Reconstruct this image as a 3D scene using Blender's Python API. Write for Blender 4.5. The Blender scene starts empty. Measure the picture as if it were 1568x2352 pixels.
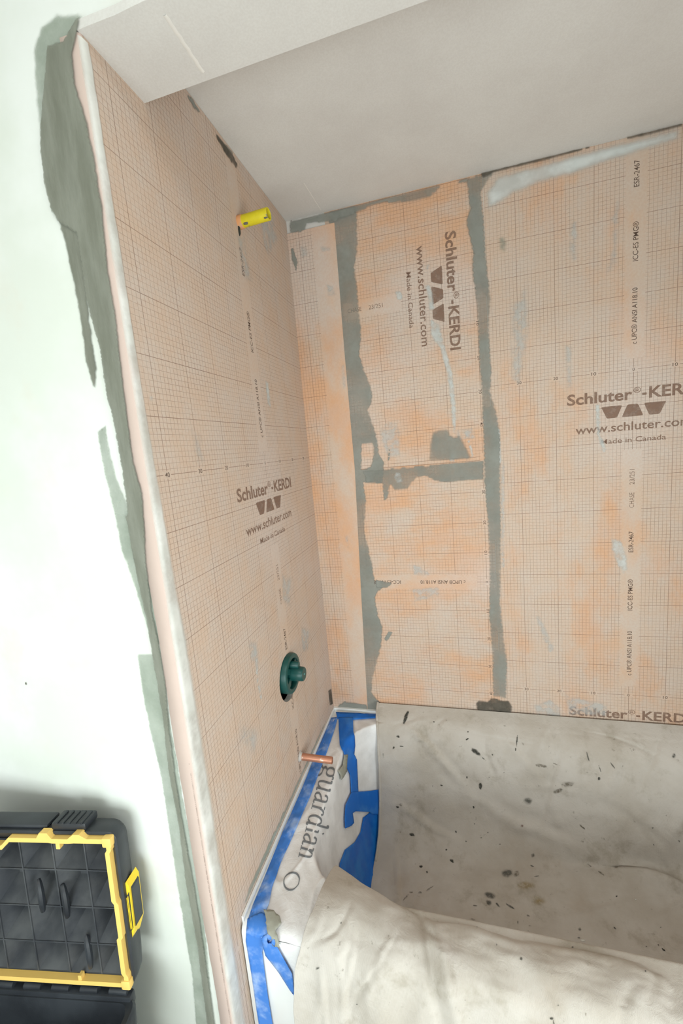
import bpy, bmesh, math, random
import numpy as np
from mathutils import Vector, Matrix, noise
from mathutils.geometry import delaunay_2d_cdt
from mathutils.bvhtree import BVHTree

random.seed(7)
scene = bpy.context.scene
COL = scene.collection

# ------------------------------------------------------------------ camera
F_PX = 952.585
CAM = Vector((0.48294, -1.39116, 1.42795))
ROW_R = Vector((0.96376231, 0.25191069, -0.08776792))
ROW_D = Vector((-0.04654335, -0.16517443, -0.98516553))
ROW_F = Vector((-0.26267074, 0.95355042, -0.14746412))
cam_data = bpy.data.cameras.new('camera')
cam_data.sensor_fit = 'VERTICAL'
cam_data.sensor_height = 36.0
cam_data.lens = F_PX / 2352 * 36.0
cam_data.clip_start = 0.02
cam = bpy.data.objects.new('camera', cam_data)
COL.objects.link(cam)
m = Matrix.Identity(4)
for i in range(3):
    m[i][0] = ROW_R[i]; m[i][1] = -ROW_D[i]; m[i][2] = -ROW_F[i]; m[i][3] = CAM[i]
cam.matrix_world = m
scene.camera = cam

# ------------------------------------------------------------------ world, lights, exposure
world = bpy.data.worlds.new('sky'); scene.world = world
world.use_nodes = True
bg = world.node_tree.nodes['Background']
bg.inputs[0].default_value = (0.62, 0.78, 1.0, 1); bg.inputs[1].default_value = 1.0

def area_light(name, loc, target, sx, sy, power, color):
    d = bpy.data.lights.new(name, 'AREA'); d.shape = 'RECTANGLE'; d.size = sx; d.size_y = sy
    d.energy = power; d.color = color
    o = bpy.data.objects.new(name, d); COL.objects.link(o)
    o.location = loc
    o.rotation_euler = (Vector(target) - Vector(loc)).to_track_quat('-Z', 'Y').to_euler()
    return o
# unseen window added low behind the photographer to brighten the lower white wall
area_light('added_window_daylight', (0.15, -2.21, 0.80), (0.15, 0.0, 0.80), 0.98, 0.78, 18.5, (0.92, 1.0, 0.99))
# unseen second window added in the side wall to brighten the left wall
area_light('added_side_daylight', (1.72, -1.48, 0.86), (0.0, -1.48, 0.86), 0.86, 0.86, 18, (0.94, 1.0, 1.0))
# unseen ceiling lamp added for light from above (its fitting is built below)
area_light('added_lamp_light', (0.45, -1.65, 2.385), (0.45, -1.65, 0.0), 0.34, 0.34, 6, (1.0, 0.97, 0.92))
scene.view_settings.view_transform = 'Standard'
scene.view_settings.look = 'None'
scene.view_settings.gamma = 1.0
scene.view_settings.use_curve_mapping = False
scene.view_settings.exposure = 0.05

# ------------------------------------------------------------------ helpers
W = {}
def lin(c):
    return tuple(((v / 255) / 12.92 if v / 255 <= 0.04045 else ((v / 255 + 0.055) / 1.055) ** 2.4) for v in c)

def mesh_of(name, verts, faces, smooth=False):
    me = bpy.data.meshes.new(name)
    me.from_pydata([tuple(v) for v in verts], [], faces)
    me.update()
    if smooth:
        me.polygons.foreach_set('use_smooth', [True] * len(me.polygons))
    return me

def add(name, me, mat, parent=None, world=None, label=None, cat=None, group=None, kind=None):
    o = bpy.data.objects.new(name, me)
    COL.objects.link(o)
    if mat is not None and me is not None:
        if len(me.materials) == 0: me.materials.append(mat)
    w = world or Matrix.Identity(4)
    o.matrix_basis = w
    if parent is not None:
        o.parent = parent
        o.matrix_parent_inverse = W[parent.name].inverted()
    W[o.name] = w.copy()
    if label: o['label'] = label
    if cat: o['category'] = cat
    if group: o['group'] = group
    if kind: o['kind'] = kind
    return o

def thing(name, loc, label, cat, group=None, world=None, kind=None):
    return add(name, None, None, None, world or Matrix.Translation(Vector(loc)), label, cat, group, kind)

class MB:
    """collects simple shapes for one mesh"""
    def __init__(s): s.v = []; s.f = []
    def raw(s, v, f):
        n = len(s.v); s.v += [tuple(p) for p in v]; s.f += [[i + n for i in q] for q in f]; return s
    def box(s, a, b):
        x0, y0, z0 = a; x1, y1, z1 = b
        return s.raw([(x0,y0,z0),(x1,y0,z0),(x1,y1,z0),(x0,y1,z0),(x0,y0,z1),(x1,y0,z1),(x1,y1,z1),(x0,y1,z1)],
                     [(0,3,2,1),(4,5,6,7),(0,1,5,4),(1,2,6,5),(2,3,7,6),(3,0,4,7)])
    def bbox(s, a, b, bev=0.002, seg=2):
        bm = bmesh.new(); bmesh.ops.create_cube(bm, size=1)
        for v in bm.verts:
            v.co = Vector([(a[i] + b[i]) / 2 + v.co[i] * (b[i] - a[i]) for i in range(3)])
        bmesh.ops.bevel(bm, geom=bm.edges[:], offset=bev, segments=seg, affect='EDGES', profile=0.6)
        return s.bm(bm)
    def bm(s, bm):
        bm.verts.index_update()
        s.raw([v.co for v in bm.verts], [[v.index for v in f.verts] for f in bm.faces]); bm.free(); return s
    def lathe(s, prof, o, ax, n=32, close=False):
        ax = Vector(ax).normalized(); t = ax.orthogonal().normalized(); b = ax.cross(t); o = Vector(o)
        v = []; f = []
        for (r, h) in prof:
            for k in range(n):
                a = 2 * math.pi * k / n
                v.append(o + ax * h + (t * math.cos(a) + b * math.sin(a)) * r)
        L = len(prof)
        for i in range(L - 1 + (1 if close else 0)):
            i2 = (i + 1) % L
            for k in range(n):
                k2 = (k + 1) % n
                f.append((i * n + k, i * n + k2, i2 * n + k2, i2 * n + k))
        return s.raw(v, f)
    def tube(s, pts, r, n=10, cap=True):
        pts = [Vector(p) for p in pts]; rr = r if isinstance(r, (list, tuple)) else [r] * len(pts)
        v = []; f = []; ref = None
        for i, p in enumerate(pts):
            d = (pts[min(i + 1, len(pts) - 1)] - pts[max(i - 1, 0)]).normalized()
            if ref is None: ref = d.orthogonal().normalized()
            ref = (ref - d * ref.dot(d)).normalized(); b = d.cross(ref)
            for k in range(n):
                a = 2 * math.pi * k / n
                v.append(p + (ref * math.cos(a) + b * math.sin(a)) * rr[i])
        for i in range(len(pts) - 1):
            for k in range(n):
                k2 = (k + 1) % n
                f.append((i * n + k, i * n + k2, (i + 1) * n + k2, (i + 1) * n + k))
        if cap:
            f.append(tuple(reversed(range(n)))); f.append(tuple(range((len(pts) - 1) * n, len(pts) * n)))
        return s.raw(v, f)
    def prism(s, poly, z0, z1):
        n = len(poly)
        v = [(x, y, z0) for x, y in poly] + [(x, y, z1) for x, y in poly]
        f = [tuple(range(n, 2 * n)), tuple(reversed(range(n)))]
        f += [(i, (i + 1) % n, n + (i + 1) % n, n + i) for i in range(n)]
        return s.raw(v, f)
    def mesh(s, name, smooth=False): return mesh_of(name, s.v, s.f, smooth)

def smooth_angle(me, deg=40):
    me.polygons.foreach_set('use_smooth', [True] * len(me.polygons))
    bm = bmesh.new(); bm.from_mesh(me)
    for e in bm.edges:
        if len(e.link_faces) == 2:
            e.smooth = e.calc_face_angle(0) < math.radians(deg)
    bm.to_mesh(me); bm.free(); return me

def pix_dir(x, y):
    return (ROW_R * ((x - 784) / F_PX) + ROW_D * ((y - 1176) / F_PX) + ROW_F).normalized()
def on_plane(x, y, ax, val):
    d = pix_dir(x, y); t = (val - CAM[ax]) / d[ax]; return CAM + d * t
def on_back(p):
    q = on_plane(p[0], p[1], 1, 0.0); return (q.x, q.z)
def on_left(p):
    q = on_plane(p[0], p[1], 0, 0.0); return (q.y, q.z)
def on_front(p):
    q = on_plane(p[0], p[1], 1, -0.81); return (q.x, q.z)

# ------------------------------------------------------------------ materials
class NT:
    def __init__(s, name, rough=0.7, spec=0.3):
        s.mat = bpy.data.materials.new(name); s.mat.use_nodes = True
        s.t = s.mat.node_tree; s.n = s.t.nodes; s.l = s.t.links
        s.b = s.n['Principled BSDF']; s.out = s.n['Material Output']
        s.b.inputs['Roughness'].default_value = rough
        s.b.inputs['Specular IOR Level'].default_value = spec
        s.tc = s.n.new('ShaderNodeTexCoord')
    def put(s, sock, v):
        if isinstance(v, (int, float)): sock.default_value = v
        elif isinstance(v, (tuple, list)): sock.default_value = tuple(v) + ((1,) if len(v) == 3 and sock.type == 'RGBA' else ())
        else: s.l.new(v, sock)
    def m(s, op, a, b=0.0, c=None, clamp=False):
        n = s.n.new('ShaderNodeMath'); n.operation = op; n.use_clamp = clamp
        s.put(n.inputs[0], a); s.put(n.inputs[1], b)
        if c is not None: s.put(n.inputs[2], c)
        return n.outputs[0]
    def mix(s, f, a, b, mode='MIX'):
        n = s.n.new('ShaderNodeMix'); n.data_type = 'RGBA'; n.blend_type = mode
        s.put(n.inputs[0], f); s.put(n.inputs[6], a); s.put(n.inputs[7], b); return n.outputs[2]
    def noise(s, scale, detail=4, rough=0.55, stretch=(1, 1, 1), off=(0, 0, 0), dist=0.0):
        mp = s.n.new('ShaderNodeMapping'); mp.inputs['Scale'].default_value = stretch; mp.inputs['Location'].default_value = off
        s.l.new(s.tc.outputs['Object'], mp.inputs[0])
        n = s.n.new('ShaderNodeTexNoise'); n.inputs['Scale'].default_value = scale
        n.inputs['Detail'].default_value = detail; n.inputs['Roughness'].default_value = rough; n.inputs['Distortion'].default_value = dist
        s.l.new(mp.outputs[0], n.inputs['Vector']); return n.outputs['Fac']
    def ramp(s, f, a, b, lo=0.0, hi=1.0):
        n = s.n.new('ShaderNodeMapRange'); n.interpolation_type = 'SMOOTHSTEP'
        s.put(n.inputs[0], f); n.inputs[1].default_value = a; n.inputs[2].default_value = b
        n.inputs[3].default_value = lo; n.inputs[4].default_value = hi; return n.outputs[0]
    def xyz(s):
        n = s.n.new('ShaderNodeSeparateXYZ'); s.l.new(s.tc.outputs['Object'], n.inputs[0]); return n.outputs
    def attr(s, name):
        n = s.n.new('ShaderNodeAttribute'); n.attribute_name = name; return n.outputs['Fac']
    def color(s, c): s.put(s.b.inputs['Base Color'], c); return s
    def bump(s, h, strength=0.3, dist=0.001):
        n = s.n.new('ShaderNodeBump'); n.inputs['Strength'].default_value = strength; n.inputs['Distance'].default_value = dist
        s.l.new(h, n.inputs['Height']); s.l.new(n.outputs[0], s.b.inputs['Normal']); return s
    def alpha(s, a): s.put(s.b.inputs['Alpha'], a); return s

def plain(name, rgb, rough=0.6, spec=0.3, var=0.12, scale=30, bump=0.15, metal=0.0):
    t = NT(name, rough, spec); c = lin(rgb)
    f = t.noise(scale, 5)
    t.color(t.mix(f, tuple(v * (1 - var) for v in c), tuple(min(1, v * (1 + var)) for v in c)))
    if bump: t.bump(t.noise(scale * 6, 3), bump, 0.0006)
    t.b.inputs['Metallic'].default_value = metal
    return t.mat

def membrane_material(name, strip='centre', hz=0.0):
    """orange fleece membrane printed with a centimetre grid; object x = across the roll, y = along the roll"""
    t = NT(name, 0.9, 0.12)
    o = t.xyz(); u, v = o[0], o[1]
    def lines(c, period, half, soft=0.35):
        a = t.m('MULTIPLY', c, 1.0 / period)
        fr = t.m('SUBTRACT', t.m('FRACT', t.m('ADD', a, 0.5)), 0.5)
        d = t.m('MULTIPLY', t.m('ABSOLUTE', fr), period)
        return t.ramp(d, half * (1 - soft), half * (1 + soft), 1.0, 0.0)
    mu, mv = lines(u, 0.01, 0.00040), lines(v, 0.01, 0.00038)
    Mu, Mv = lines(u, 0.1, 0.00062), lines(v, 0.1, 0.00058)
    # printing strength wanders over the sheet
    wear = t.ramp(t.noise(9, 3, 0.6), 0.3, 0.7, 0.5, 1.0)
    minor = t.m('MULTIPLY', t.m('MAXIMUM', mu, t.m('MULTIPLY', mv, 0.85)), t.m('MULTIPLY', wear, 0.66))
    major = t.m('MULTIPLY', t.m('MAXIMUM', Mu, Mv), t.m('ADD', t.m('MULTIPLY', wear, 0.35), 0.42))
    if strip == 'centre':
        au = t.m('ABSOLUTE', u)
        w = t.m('FLOORED_MODULO', v, 1.0)
        blank = t.m('MULTIPLY', t.m('LESS_THAN', au, 0.0252), t.m('MULTIPLY', t.m('GREATER_THAN', w, 0.03), t.m('LESS_THAN', w, 0.776)))
        # gaps in the ruler line for its figures
        fu = t.m('MULTIPLY', t.m('ABSOLUTE', t.m('SUBTRACT', t.m('FRACT', t.m('ADD', t.m('MULTIPLY', u, 10.0), 0.5)), 0.5)), 0.1)
        fv = t.m('MINIMUM', w, t.m('SUBTRACT', 1.0, w))
        gap = t.m('MULTIPLY', t.m('LESS_THAN', fu, 0.0105), t.m('LESS_THAN', fv, 0.0065))
        blank = t.m('MAXIMUM', blank, gap)
    else:
        blank = t.m('GREATER_THAN', u, 0.045)
    grid = t.m('MULTIPLY', t.m('MAXIMUM', minor, major), t.m('SUBTRACT', 1.0, blank))
    n1 = t.noise(5.0, 6, 0.62, (1, 0.55, 1)); n2 = t.noise(16, 5, 0.6, (1, 0.7, 1), (3, 1, 0)); n3 = t.noise(2.2, 4, 0.5, (1, 0.7, 1), (9, 4, 2))
    orange = t.mix(t.ramp(n2, 0.35, 0.65), lin((216, 172, 138)), lin((212, 176, 150)))
    pink = t.mix(t.ramp(n2, 0.3, 0.7), lin((208, 186, 167)), lin((206, 191, 178)))
    base = t.mix(t.ramp(n1, 0.40 - hz, 0.62 - hz), orange, pink)
    base = t.mix(t.ramp(n3, 0.50, 0.72, 0.0, 0.55), base, lin((212, 202, 196)))
    base = t.mix(t.ramp(t.noise(170, 2), 0.3, 0.7, 0.0, 0.16), base, lin((190, 140, 108)))
    base = t.mix(grid, base, lin((112, 80, 64)))
    t.color(base)
    t.bump(t.noise(420, 3), 0.25, 0.0006)
    return t.mat

def coat_material(name, rgb, rgb2, solid=0.9, thin=0.55, scale=25, rough=0.85, stretch=(1, 1, 1), bump=0.35):
    """a hand-trowelled coat whose thickness (attribute 'a') fades out at its rim"""
    t = NT(name, rough, 0.2)
    n = t.noise(scale, 6, 0.6, stretch)
    t.color(t.mix(t.ramp(n, 0.3, 0.7), lin(rgb), lin(rgb2)))
    a = t.m('MULTIPLY', t.ramp(t.attr('a'), 0.0, 1.0), t.ramp(t.noise(scale * 0.8, 5, 0.6, stretch, (4, 7, 1)), 0.32, 0.62, thin, solid))
    t.alpha(a)
    t.bump(t.noise(scale * 4, 5, 0.65, stretch), bump, 0.0015)
    return t.mat

def print_material(name, rgb, a0, a1):
    t = NT(name, 0.85, 0.15); t.color(lin(rgb))
    t.alpha(t.ramp(t.noise(60, 4), 0.35, 0.65, a0, a1)); return t.mat

M = {}
M['membrane'] = membrane_material('membrane', hz=0.10)
M['membrane_left'] = membrane_material('membrane_left', hz=0.22)
M['membrane_band'] = membrane_material('membrane_band', strip='edge', hz=0.0)
M['membrane_mid'] = membrane_material('membrane_mid', hz=0.02)
M['print'] = print_material('print_ink', (142, 114, 98), 0.55, 0.82)
M['print_dark'] = print_material('print_ink_dark', (98, 78, 68), 0.6, 0.9)
M['print_faint'] = print_material('print_ink_faint', (120, 92, 76), 0.35, 0.6)
M['thinset'] = coat_material('thinset', (140, 143, 136), (152, 154, 147), 0.90, 0.45, 9)
M['thinset_front'] = coat_material('thinset_front', (118, 120, 108), (136, 138, 127), 0.97, 0.9, 14, stretch=(3, 3, 0.6))
M['thinset_thin'] = coat_material('thinset_thin', (150, 160, 146), (176, 184, 172), 0.75, 0.45, 12)
M['haze'] = coat_material('dried_haze', (204, 208, 206), (214, 216, 214), 0.50, 0.05, 45, bump=0.04)
M['haze_strong'] = coat_material('dried_haze_strong', (210, 216, 214), (222, 226, 224), 0.72, 0.25, 40, bump=0.04)
M['haze_soft'] = coat_material('dried_haze_soft', (216, 222, 220), (226, 230, 228), 0.92, 0.62, 14, bump=0.04)
M['bead'] = coat_material('pale_bead', (216, 217, 210), (234, 234, 229), 0.95, 0.55, 14, bump=0.15)
M['groove'] = coat_material('groove_shade', (120, 100, 92), (150, 130, 120), 0.8, 0.35, 14)  # shade of the corner groove put into the colour
M['grime'] = coat_material('grime', (86, 82, 74), (108, 102, 92), 0.92, 0.6, 40)

def wall_paint():
    t = NT('white_paint', 0.55, 0.3)
    n = t.noise(2.2, 5, 0.6); n2 = t.noise(6, 4, 0.6, (1, 1, 1), (2, 5, 1))
    c = t.mix(t.ramp(n, 0.4, 0.62), lin((216, 221, 212)), lin((228, 231, 227)))
    c = t.mix(t.ramp(n2, 0.55, 0.75, 0, 0.5), c, lin((218, 214, 202)))
    t.color(c); t.bump(t.noise(40, 5), 0.06, 0.002); return t.mat
M['paint'] = wall_paint()
def drywall_paper():
    t = NT('drywall_paper', 0.9, 0.15)
    n = t.noise(3, 5, 0.6); c = t.mix(t.ramp(n, 0.35, 0.65), lin((212, 209, 205)), lin((220, 218, 214)))
    c = t.mix(t.ramp(t.noise(300, 2), 0.3, 0.7, 0, 0.12), c, lin((170, 160, 150)))
    t.color(c); t.bump(t.noise(250, 3), 0.08, 0.0006); return t.mat
M['drywall'] = drywall_paper()
M['tape_joint'] = plain('joint_paper', (226, 222, 216), 0.9, 0.1, 0.04)
M['floor'] = plain('floor_tile', (206, 203, 197), 0.5, 0.4, 0.08, 8)
M['room_white'] = plain('room_white', (225, 226, 222), 0.6, 0.3, 0.02, 5, 0.05)
M['tub'] = plain('tub_enamel', (240, 242, 242), 0.16, 0.5, 0.01, 4, 0)

# ------------------------------------------------------------------ surface patches
def densify(poly, step, jit=0.0, seed=0):
    out = []
    n = len(poly)
    for i in range(n):
        a = Vector(poly[i]); b = Vector(poly[(i + 1) % n]); d = (b - a).length
        k = max(1, int(d / step))
        for j in range(k):
            p = a.lerp(b, j / k)
            if jit:
                q = noise.noise_vector(Vector((p.x, p.y, seed)) / (step * 2.6)) + 0.6 * noise.noise_vector(Vector((p.x, p.y, seed + 9)) / (step * 0.9))
                p = p + Vector((q.x, q.y)) * jit
            out.append(p)
    return out

def inside(px, py, poly):
    x0 = np.array([p[0] for p in poly]); y0 = np.array([p[1] for p in poly])
    x1 = np.roll(x0, -1); y1 = np.roll(y0, -1)
    c = ((y0 > py) != (y1 > py)); den = np.where(y1 == y0, 1e-12, y1 - y0)
    return (np.sum(c & (px < (x1 - x0) * (py - y0) / den + x0)) % 2) == 1

def seg_dist(P, poly):
    A = np.array([tuple(p) for p in poly]); B = np.roll(A, -1, 0); P = np.array(P)
    d = np.full(len(P), 1e9)
    for a, b in zip(A, B):
        ab = b - a; L = max(ab @ ab, 1e-14)
        t = np.clip(((P - a) @ ab) / L, 0, 1)
        d = np.minimum(d, np.hypot(*(P - (a + t[:, None] * ab)).T))
    return d

def fill(poly, step, jit=0.0, hole=None, grid=None, seed=0):
    """triangulate a polygon with interior points -> verts, faces, distance to the rim"""
    B = densify(poly, step, jit, seed)
    H = densify(hole, step, jit, seed + 3) if hole else []
    g = grid or step * 1.4
    xs = [p[0] for p in B]; ys = [p[1] for p in B]
    pts = []
    y = min(ys) + g * 0.5; r = 0
    while y < max(ys):
        x = min(xs) + g * (0.25 + 0.5 * (r % 2))
        while x < max(xs):
            if inside(x, y, B) and not (H and inside(x, y, H)): pts.append((x, y))
            x += g
        y += g * 0.87; r += 1
    if pts:
        d = seg_dist(pts, B)
        if H: d = np.minimum(d, seg_dist(pts, H))
        pts = [p for p, q in zip(pts, d) if q > g * 0.45]
    V = [Vector(p) for p in B] + [Vector(p) for p in H] + [Vector(p) for p in pts]
    nb, nh = len(B), len(H)
    E = [(i, (i + 1) % nb) for i in range(nb)] + [(nb + i, nb + (i + 1) % nh) for i in range(nh)]
    r = delaunay_2d_cdt(V, E, [], 1 if not H else 1, 1e-7)
    v2 = [tuple(v) for v in r[0]]; f = [list(q) for q in r[2]]
    if H:
        keep = []
        for q in f:
            cx = sum(v2[i][0] for i in q) / len(q); cy = sum(v2[i][1] for i in q) / len(q)
            if not inside(cx, cy, H): keep.append(q)
        f = keep
    d = seg_dist(v2, B)
    if H: d = np.minimum(d, seg_dist(v2, H))
    return v2, f, d

def coat(name, poly2, to3, nrm, mat, parent, feather=0.008, thick=0.0008, base=0.0012, step=0.006, jit=0.002, hole=None, seed=0, label=None, grid=None):
    """a thin coat lying on a wall; poly2 in wall coordinates, to3 maps them to the place"""
    v2, f, d = fill(poly2, step, jit, hole, grid, seed)
    nrm = Vector(nrm); vs = []; al = []
    for p, q in zip(v2, d):
        k = min(1.0, q / feather); k = k * k * (3 - 2 * k)
        h = base + thick * k * (0.75 + 0.5 * noise.noise(Vector((p[0] * 60, p[1] * 25, seed))))
        vs.append(Vector(to3(p)) + nrm * h); al.append(k)
    # keep every face turned to the room
    ff = []
    for q in f:
        n = (vs[q[1]] - vs[q[0]]).cross(vs[q[2]] - vs[q[0]])
        ff.append(q if n.dot(nrm) > 0 else q[::-1])
    me = mesh_of(name, vs, ff, True)
    at = me.attributes.new('a', 'FLOAT', 'POINT'); at.data.foreach_set('value', al)
    return add(name, me, mat, parent, label=label)

def back3(p): return (p[0], 0.0, p[1])
def left3(p): return (0.0, p[0], p[1])
def front3(p): return (p[0], -0.81, p[1])
CEIL = 2.172
HEADZ = 2.046
def coat_back(pix, mat='thinset', parent=None, **k):
    poly = [(max(0.003, min(1.515, x)), min(CEIL - 0.001, max(0.40, z))) for x, z in map(on_back, pix)]
    return coat(k.pop('name', 'thinset_patch'), poly, back3, (0, -1, 0), M[mat], parent, **k)
def coat_left(pix, mat='haze', parent=None, **k):
    poly = [(min(-0.002, max(-0.806, y)), min(CEIL - 0.001, z)) for y, z in map(on_left, pix)]
    return coat(k.pop('name', 'thinset_smear'), poly, left3, (1, 0, 0), M[mat], parent, **k)
def coat_front(pix, mat='thinset_front', parent=None, **k):
    poly = [(x, max(z, HEADZ + 0.014) if x > -0.001 else z) for x, z in map(on_front, pix)]
    return coat(k.pop('name', 'thinset_band'), poly, front3, (0, -1, 0), M[mat], parent, **k)

# ------------------------------------------------------------------ lettering
_tx = {}
def text2d(s, off=0.0):
    key = (s, off)
    if key not in _tx:
        cu = bpy.data.curves.new('lettering', 'FONT'); cu.body = s; cu.resolution_u = 3; cu.offset = off
        o = bpy.data.objects.new('lettering', cu); COL.objects.link(o)
        me = bpy.data.meshes.new_from_object(o.evaluated_get(bpy.context.evaluated_depsgraph_get()))
        vs = [(v.co.x, v.co.y) for v in me.vertices]; fs = [list(p.vertices) for p in me.polygons]
        bpy.data.meshes.remove(me); bpy.data.objects.remove(o); bpy.data.curves.remove(cu)
        _tx[key] = (vs, fs)
    return _tx[key]
def cap_height(off=0.0):
    return max(v[1] for v in text2d('H', off)[0])

def lettering(items, z=0.0004):
    """items: (text, x0, x1, baseline, cap height, bold offset, turn) in metres; turn = quarter turns to the left"""
    b = MB()
    for (s, x0, x1, base, cap, off, turn) in items:
        vs, fs = text2d(s, off)
        a0 = min(v[0] for v in vs); a1 = max(v[0] for v in vs); ky = cap / cap_height(off)
        kx = (x1 - x0) / (a1 - a0)
        out = []
        for (x, y) in vs:
            p = ((x - a0) * kx + x0, y * ky + base)
            if turn == 1: p = (-p[1], p[0])
            out.append((p[0], p[1], z))
        b.raw(out, fs)
    return b

def rounded_poly(pts, r, n=4):
    out = []
    L = len(pts)
    for i in range(L):
        p = Vector(pts[i]); a = Vector(pts[i - 1]); c = Vector(pts[(i + 1) % L])
        d1 = (a - p).normalized() * r; d2 = (c - p).normalized() * r
        for k in range(n + 1):
            t = k / n
            q = (p + d1) * (1 - t) ** 2 + p * 2 * t * (1 - t) + (p + d2) * t * t
            out.append((q.x, q.y))
    return out

def roll_print(sheet, F, ulim, vlim, periods=(0,), faint=True):
    """everything printed on a membrane sheet besides its grid"""
    def ok(u0, u1, v0, v1): return u0 >= ulim[0] and u1 <= ulim[1] and v0 >= vlim[0] and v1 <= vlim[1]
    big, side, pale, nums = [], [], [], []
    tri = MB()
    for k in periods:
        c = 0.01; V = float(k)
        if ok(-0.17, 0.0, V - 0.083, V - 0.045):
            big += [('Schluter', -17.0*c, -0.2*c, V - 8.2*c, 3.05*c, 0.026, 0)]
            big += [('®', 0.05*c, 1.9*c, V - 6.6*c, 1.5*c, 0.004, 0)]
            big += [('-', 2.2*c, 3.3*c, V - 8.0*c, 3.05*c, 0.03, 0), ('KERDI', 3.9*c, 16.7*c, V - 8.2*c, 3.05*c, 0.026, 0)]
            for q in ([(-8.1,-9.6),(-6.6,-13.0),(-4.0,-13.0),(-2.7,-9.6)], [(-2.8,-13.0),(2.6,-13.0),(1.2,-9.6),(-1.4,-9.6)], [(2.7,-9.6),(4.0,-13.0),(6.6,-13.0),(8.1,-9.6)]):
                P = rounded_poly([(x*c, V + y*c) for x, y in q], 0.0042)
                if min(p[1] for p in P) > vlim[0]:
                    tri.raw([(x, y, 0.0004) for x, y in P], [list(range(len(P)))])
        if ok(-0.15, 0.145, V - 0.175, V - 0.14):
            big += [('www.schluter.com', -14.8*c, 14.3*c, V - 16.8*c, 2.35*c, 0.014, 0)]
        if ok(-0.085, 0.085, V - 0.21, V - 0.18):
            big += [('Made in Canada', -8.1*c, 8.3*c, V - 20.3*c, 1.45*c, 0.006, 0)]
        for s, a, b, lst in (('c UPC® ANSI A118.10', 6.8, 21.6, side), ('ICC-ES PMG®', 28.4, 38.3, side), ('ESR-2467', 46.8, 53.2, side),
                             ('CHASE', 60.4, 64.9, pale), ('23/251', 67.3, 71.8, pale)):
            if ok(-0.01, 0.01, V + a*c, V + b*c):
                lst += [(s, V + a*c, V + b*c, -0.65*c, 1.25*c, 0.003, 1)]
        for d in range(-4, 5):
            if ok(d*0.1 - 0.01, d*0.1 + 0.01, V - 0.008, V + 0.008):
                w = 0.0055 if d == 0 else 0.0125
                nums += [(str(abs(d) * 10), d*0.1 - w/2, d*0.1 + w/2, V - 0.0042, 0.0084, 0.004, 0)]
    for nm, L, mt in (('printed_logo_lettering', big, 'print'), ('printed_standards_lettering', side, 'print_dark'), ('printed_batch_lettering', pale, 'print_faint'), ('printed_ruler_figures', nums, 'print_dark')):
        if L: add(nm, lettering(L).mesh(nm), M[mt], sheet, F)
    if tri.v: add('printed_logo_emblem', tri.mesh('printed_logo_emblem'), M['print'], sheet, F)

def frame(o, u, v):
    o, u, v = Vector(o), Vector(u), Vector(v); n = u.cross(v)
    F = Matrix.Identity(4)
    for i in range(3): F[i][0] = u[i]; F[i][1] = v[i]; F[i][2] = n[i]; F[i][3] = o[i]
    return F

def sheet(name, F, poly, z0, z1, mat, parent, label):
    """a flat membrane sheet, poly in (u, v), with real thickness"""
    return add(name, MB().prism(poly, z0, z1).mesh(name), mat, parent, F, label=label)

# ================================================================== THE ROOM
RX0, RX1, RY, RZ = -1.25, 1.75, -2.27, 2.44
fl = add('floor', MB().box((RX0, RY - 0.1, -0.05), (RX1, 0.05, 0)).mesh('floor'), M['floor'], label='grey bathroom floor', kind='structure')
wall_back = add('wall_back', MB().box((-0.10, 0.0, 0.0), (1.64, 0.10, 2.5)).mesh('wall_back'), M['drywall'], label='long alcove wall covered with orange grid membrane sheets', kind='structure')
# the left wall of the alcove is a board with a hole cut for the mixing valve
VALVE = Vector((0.0, -0.366, 0.808))
def holed_board(x0, x1, y0, y1, z0, z1, hy, hz, hr, name):
    poly = [(y0, z0), (y1, z0), (y1, z1), (y0, z1)]
    H = [(hy + hr[0] * math.cos(2*math.pi*k/36), hz + hr[1] * math.sin(2*math.pi*k/36)) for k in range(36)]
    V = [Vector(p) for p in poly + H]
    r = delaunay_2d_cdt(V, [(0,1),(1,2),(2,3),(3,0)] + [(4+k, 4+(k+1) % 36) for k in range(36)], [], 1, 1e-7)
    v2 = [tuple(v) for v in r[0]]; fs = [list(q) for q in r[2] if not inside(sum(v2[i][0] for i in q)/3, sum(v2[i][1] for i in q)/3, H)]
    n = len(v2)
    vs = [(x1, a, b) for a, b in v2] + [(x0, a, b) for a, b in v2]
    ff = [q for q in fs] + [[i + n for i in q[::-1]] for q in fs]
    ff += [[n+0, n+1, 1, 0], [n+1, n+2, 2, 1], [n+2, n+3, 3, 2], [n+3, n+0, 0, 3]]
    ff += [[4+k, 4+(k+1) % 36, n+4+(k+1) % 36, n+4+k] for k in range(36)]
    return mesh_of(name, vs, ff)
HOLE = (VALVE.y - 0.008, VALVE.z - 0.010, (0.060, 0.066))
wall_left = add('wall_left', holed_board(-0.015, 0.0, -0.8085, 0.0, 0.0, CEIL + 0.02, HOLE[0], HOLE[1], HOLE[2], 'wall_left'), M['drywall'], label='narrow alcove end wall carrying the plumbing stubs', kind='structure')
add('wall_cavity', MB().box((-0.11, -0.55, 0.5), (-0.10, -0.2, 1.1)).box((-0.10, -0.55, 0.5), (-0.015, -0.54, 1.1)).box((-0.10, -0.21, 0.5), (-0.015, -0.2, 1.1)).box((-0.10, -0.54, 0.5), (-0.015, -0.21, 0.51)).box((-0.10, -0.54, 1.09), (-0.015, -0.21, 1.1)).mesh('wall_cavity'), plain('cavity_board', (70, 62, 54)), wall_left)
wall_right = add('wall_right', MB().box((1.52, -0.81, 0.0), (1.64, 0.0, CEIL + 0.02)).mesh('wall_right'), M['membrane'], label='far end wall of the tub alcove', kind='structure')
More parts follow.
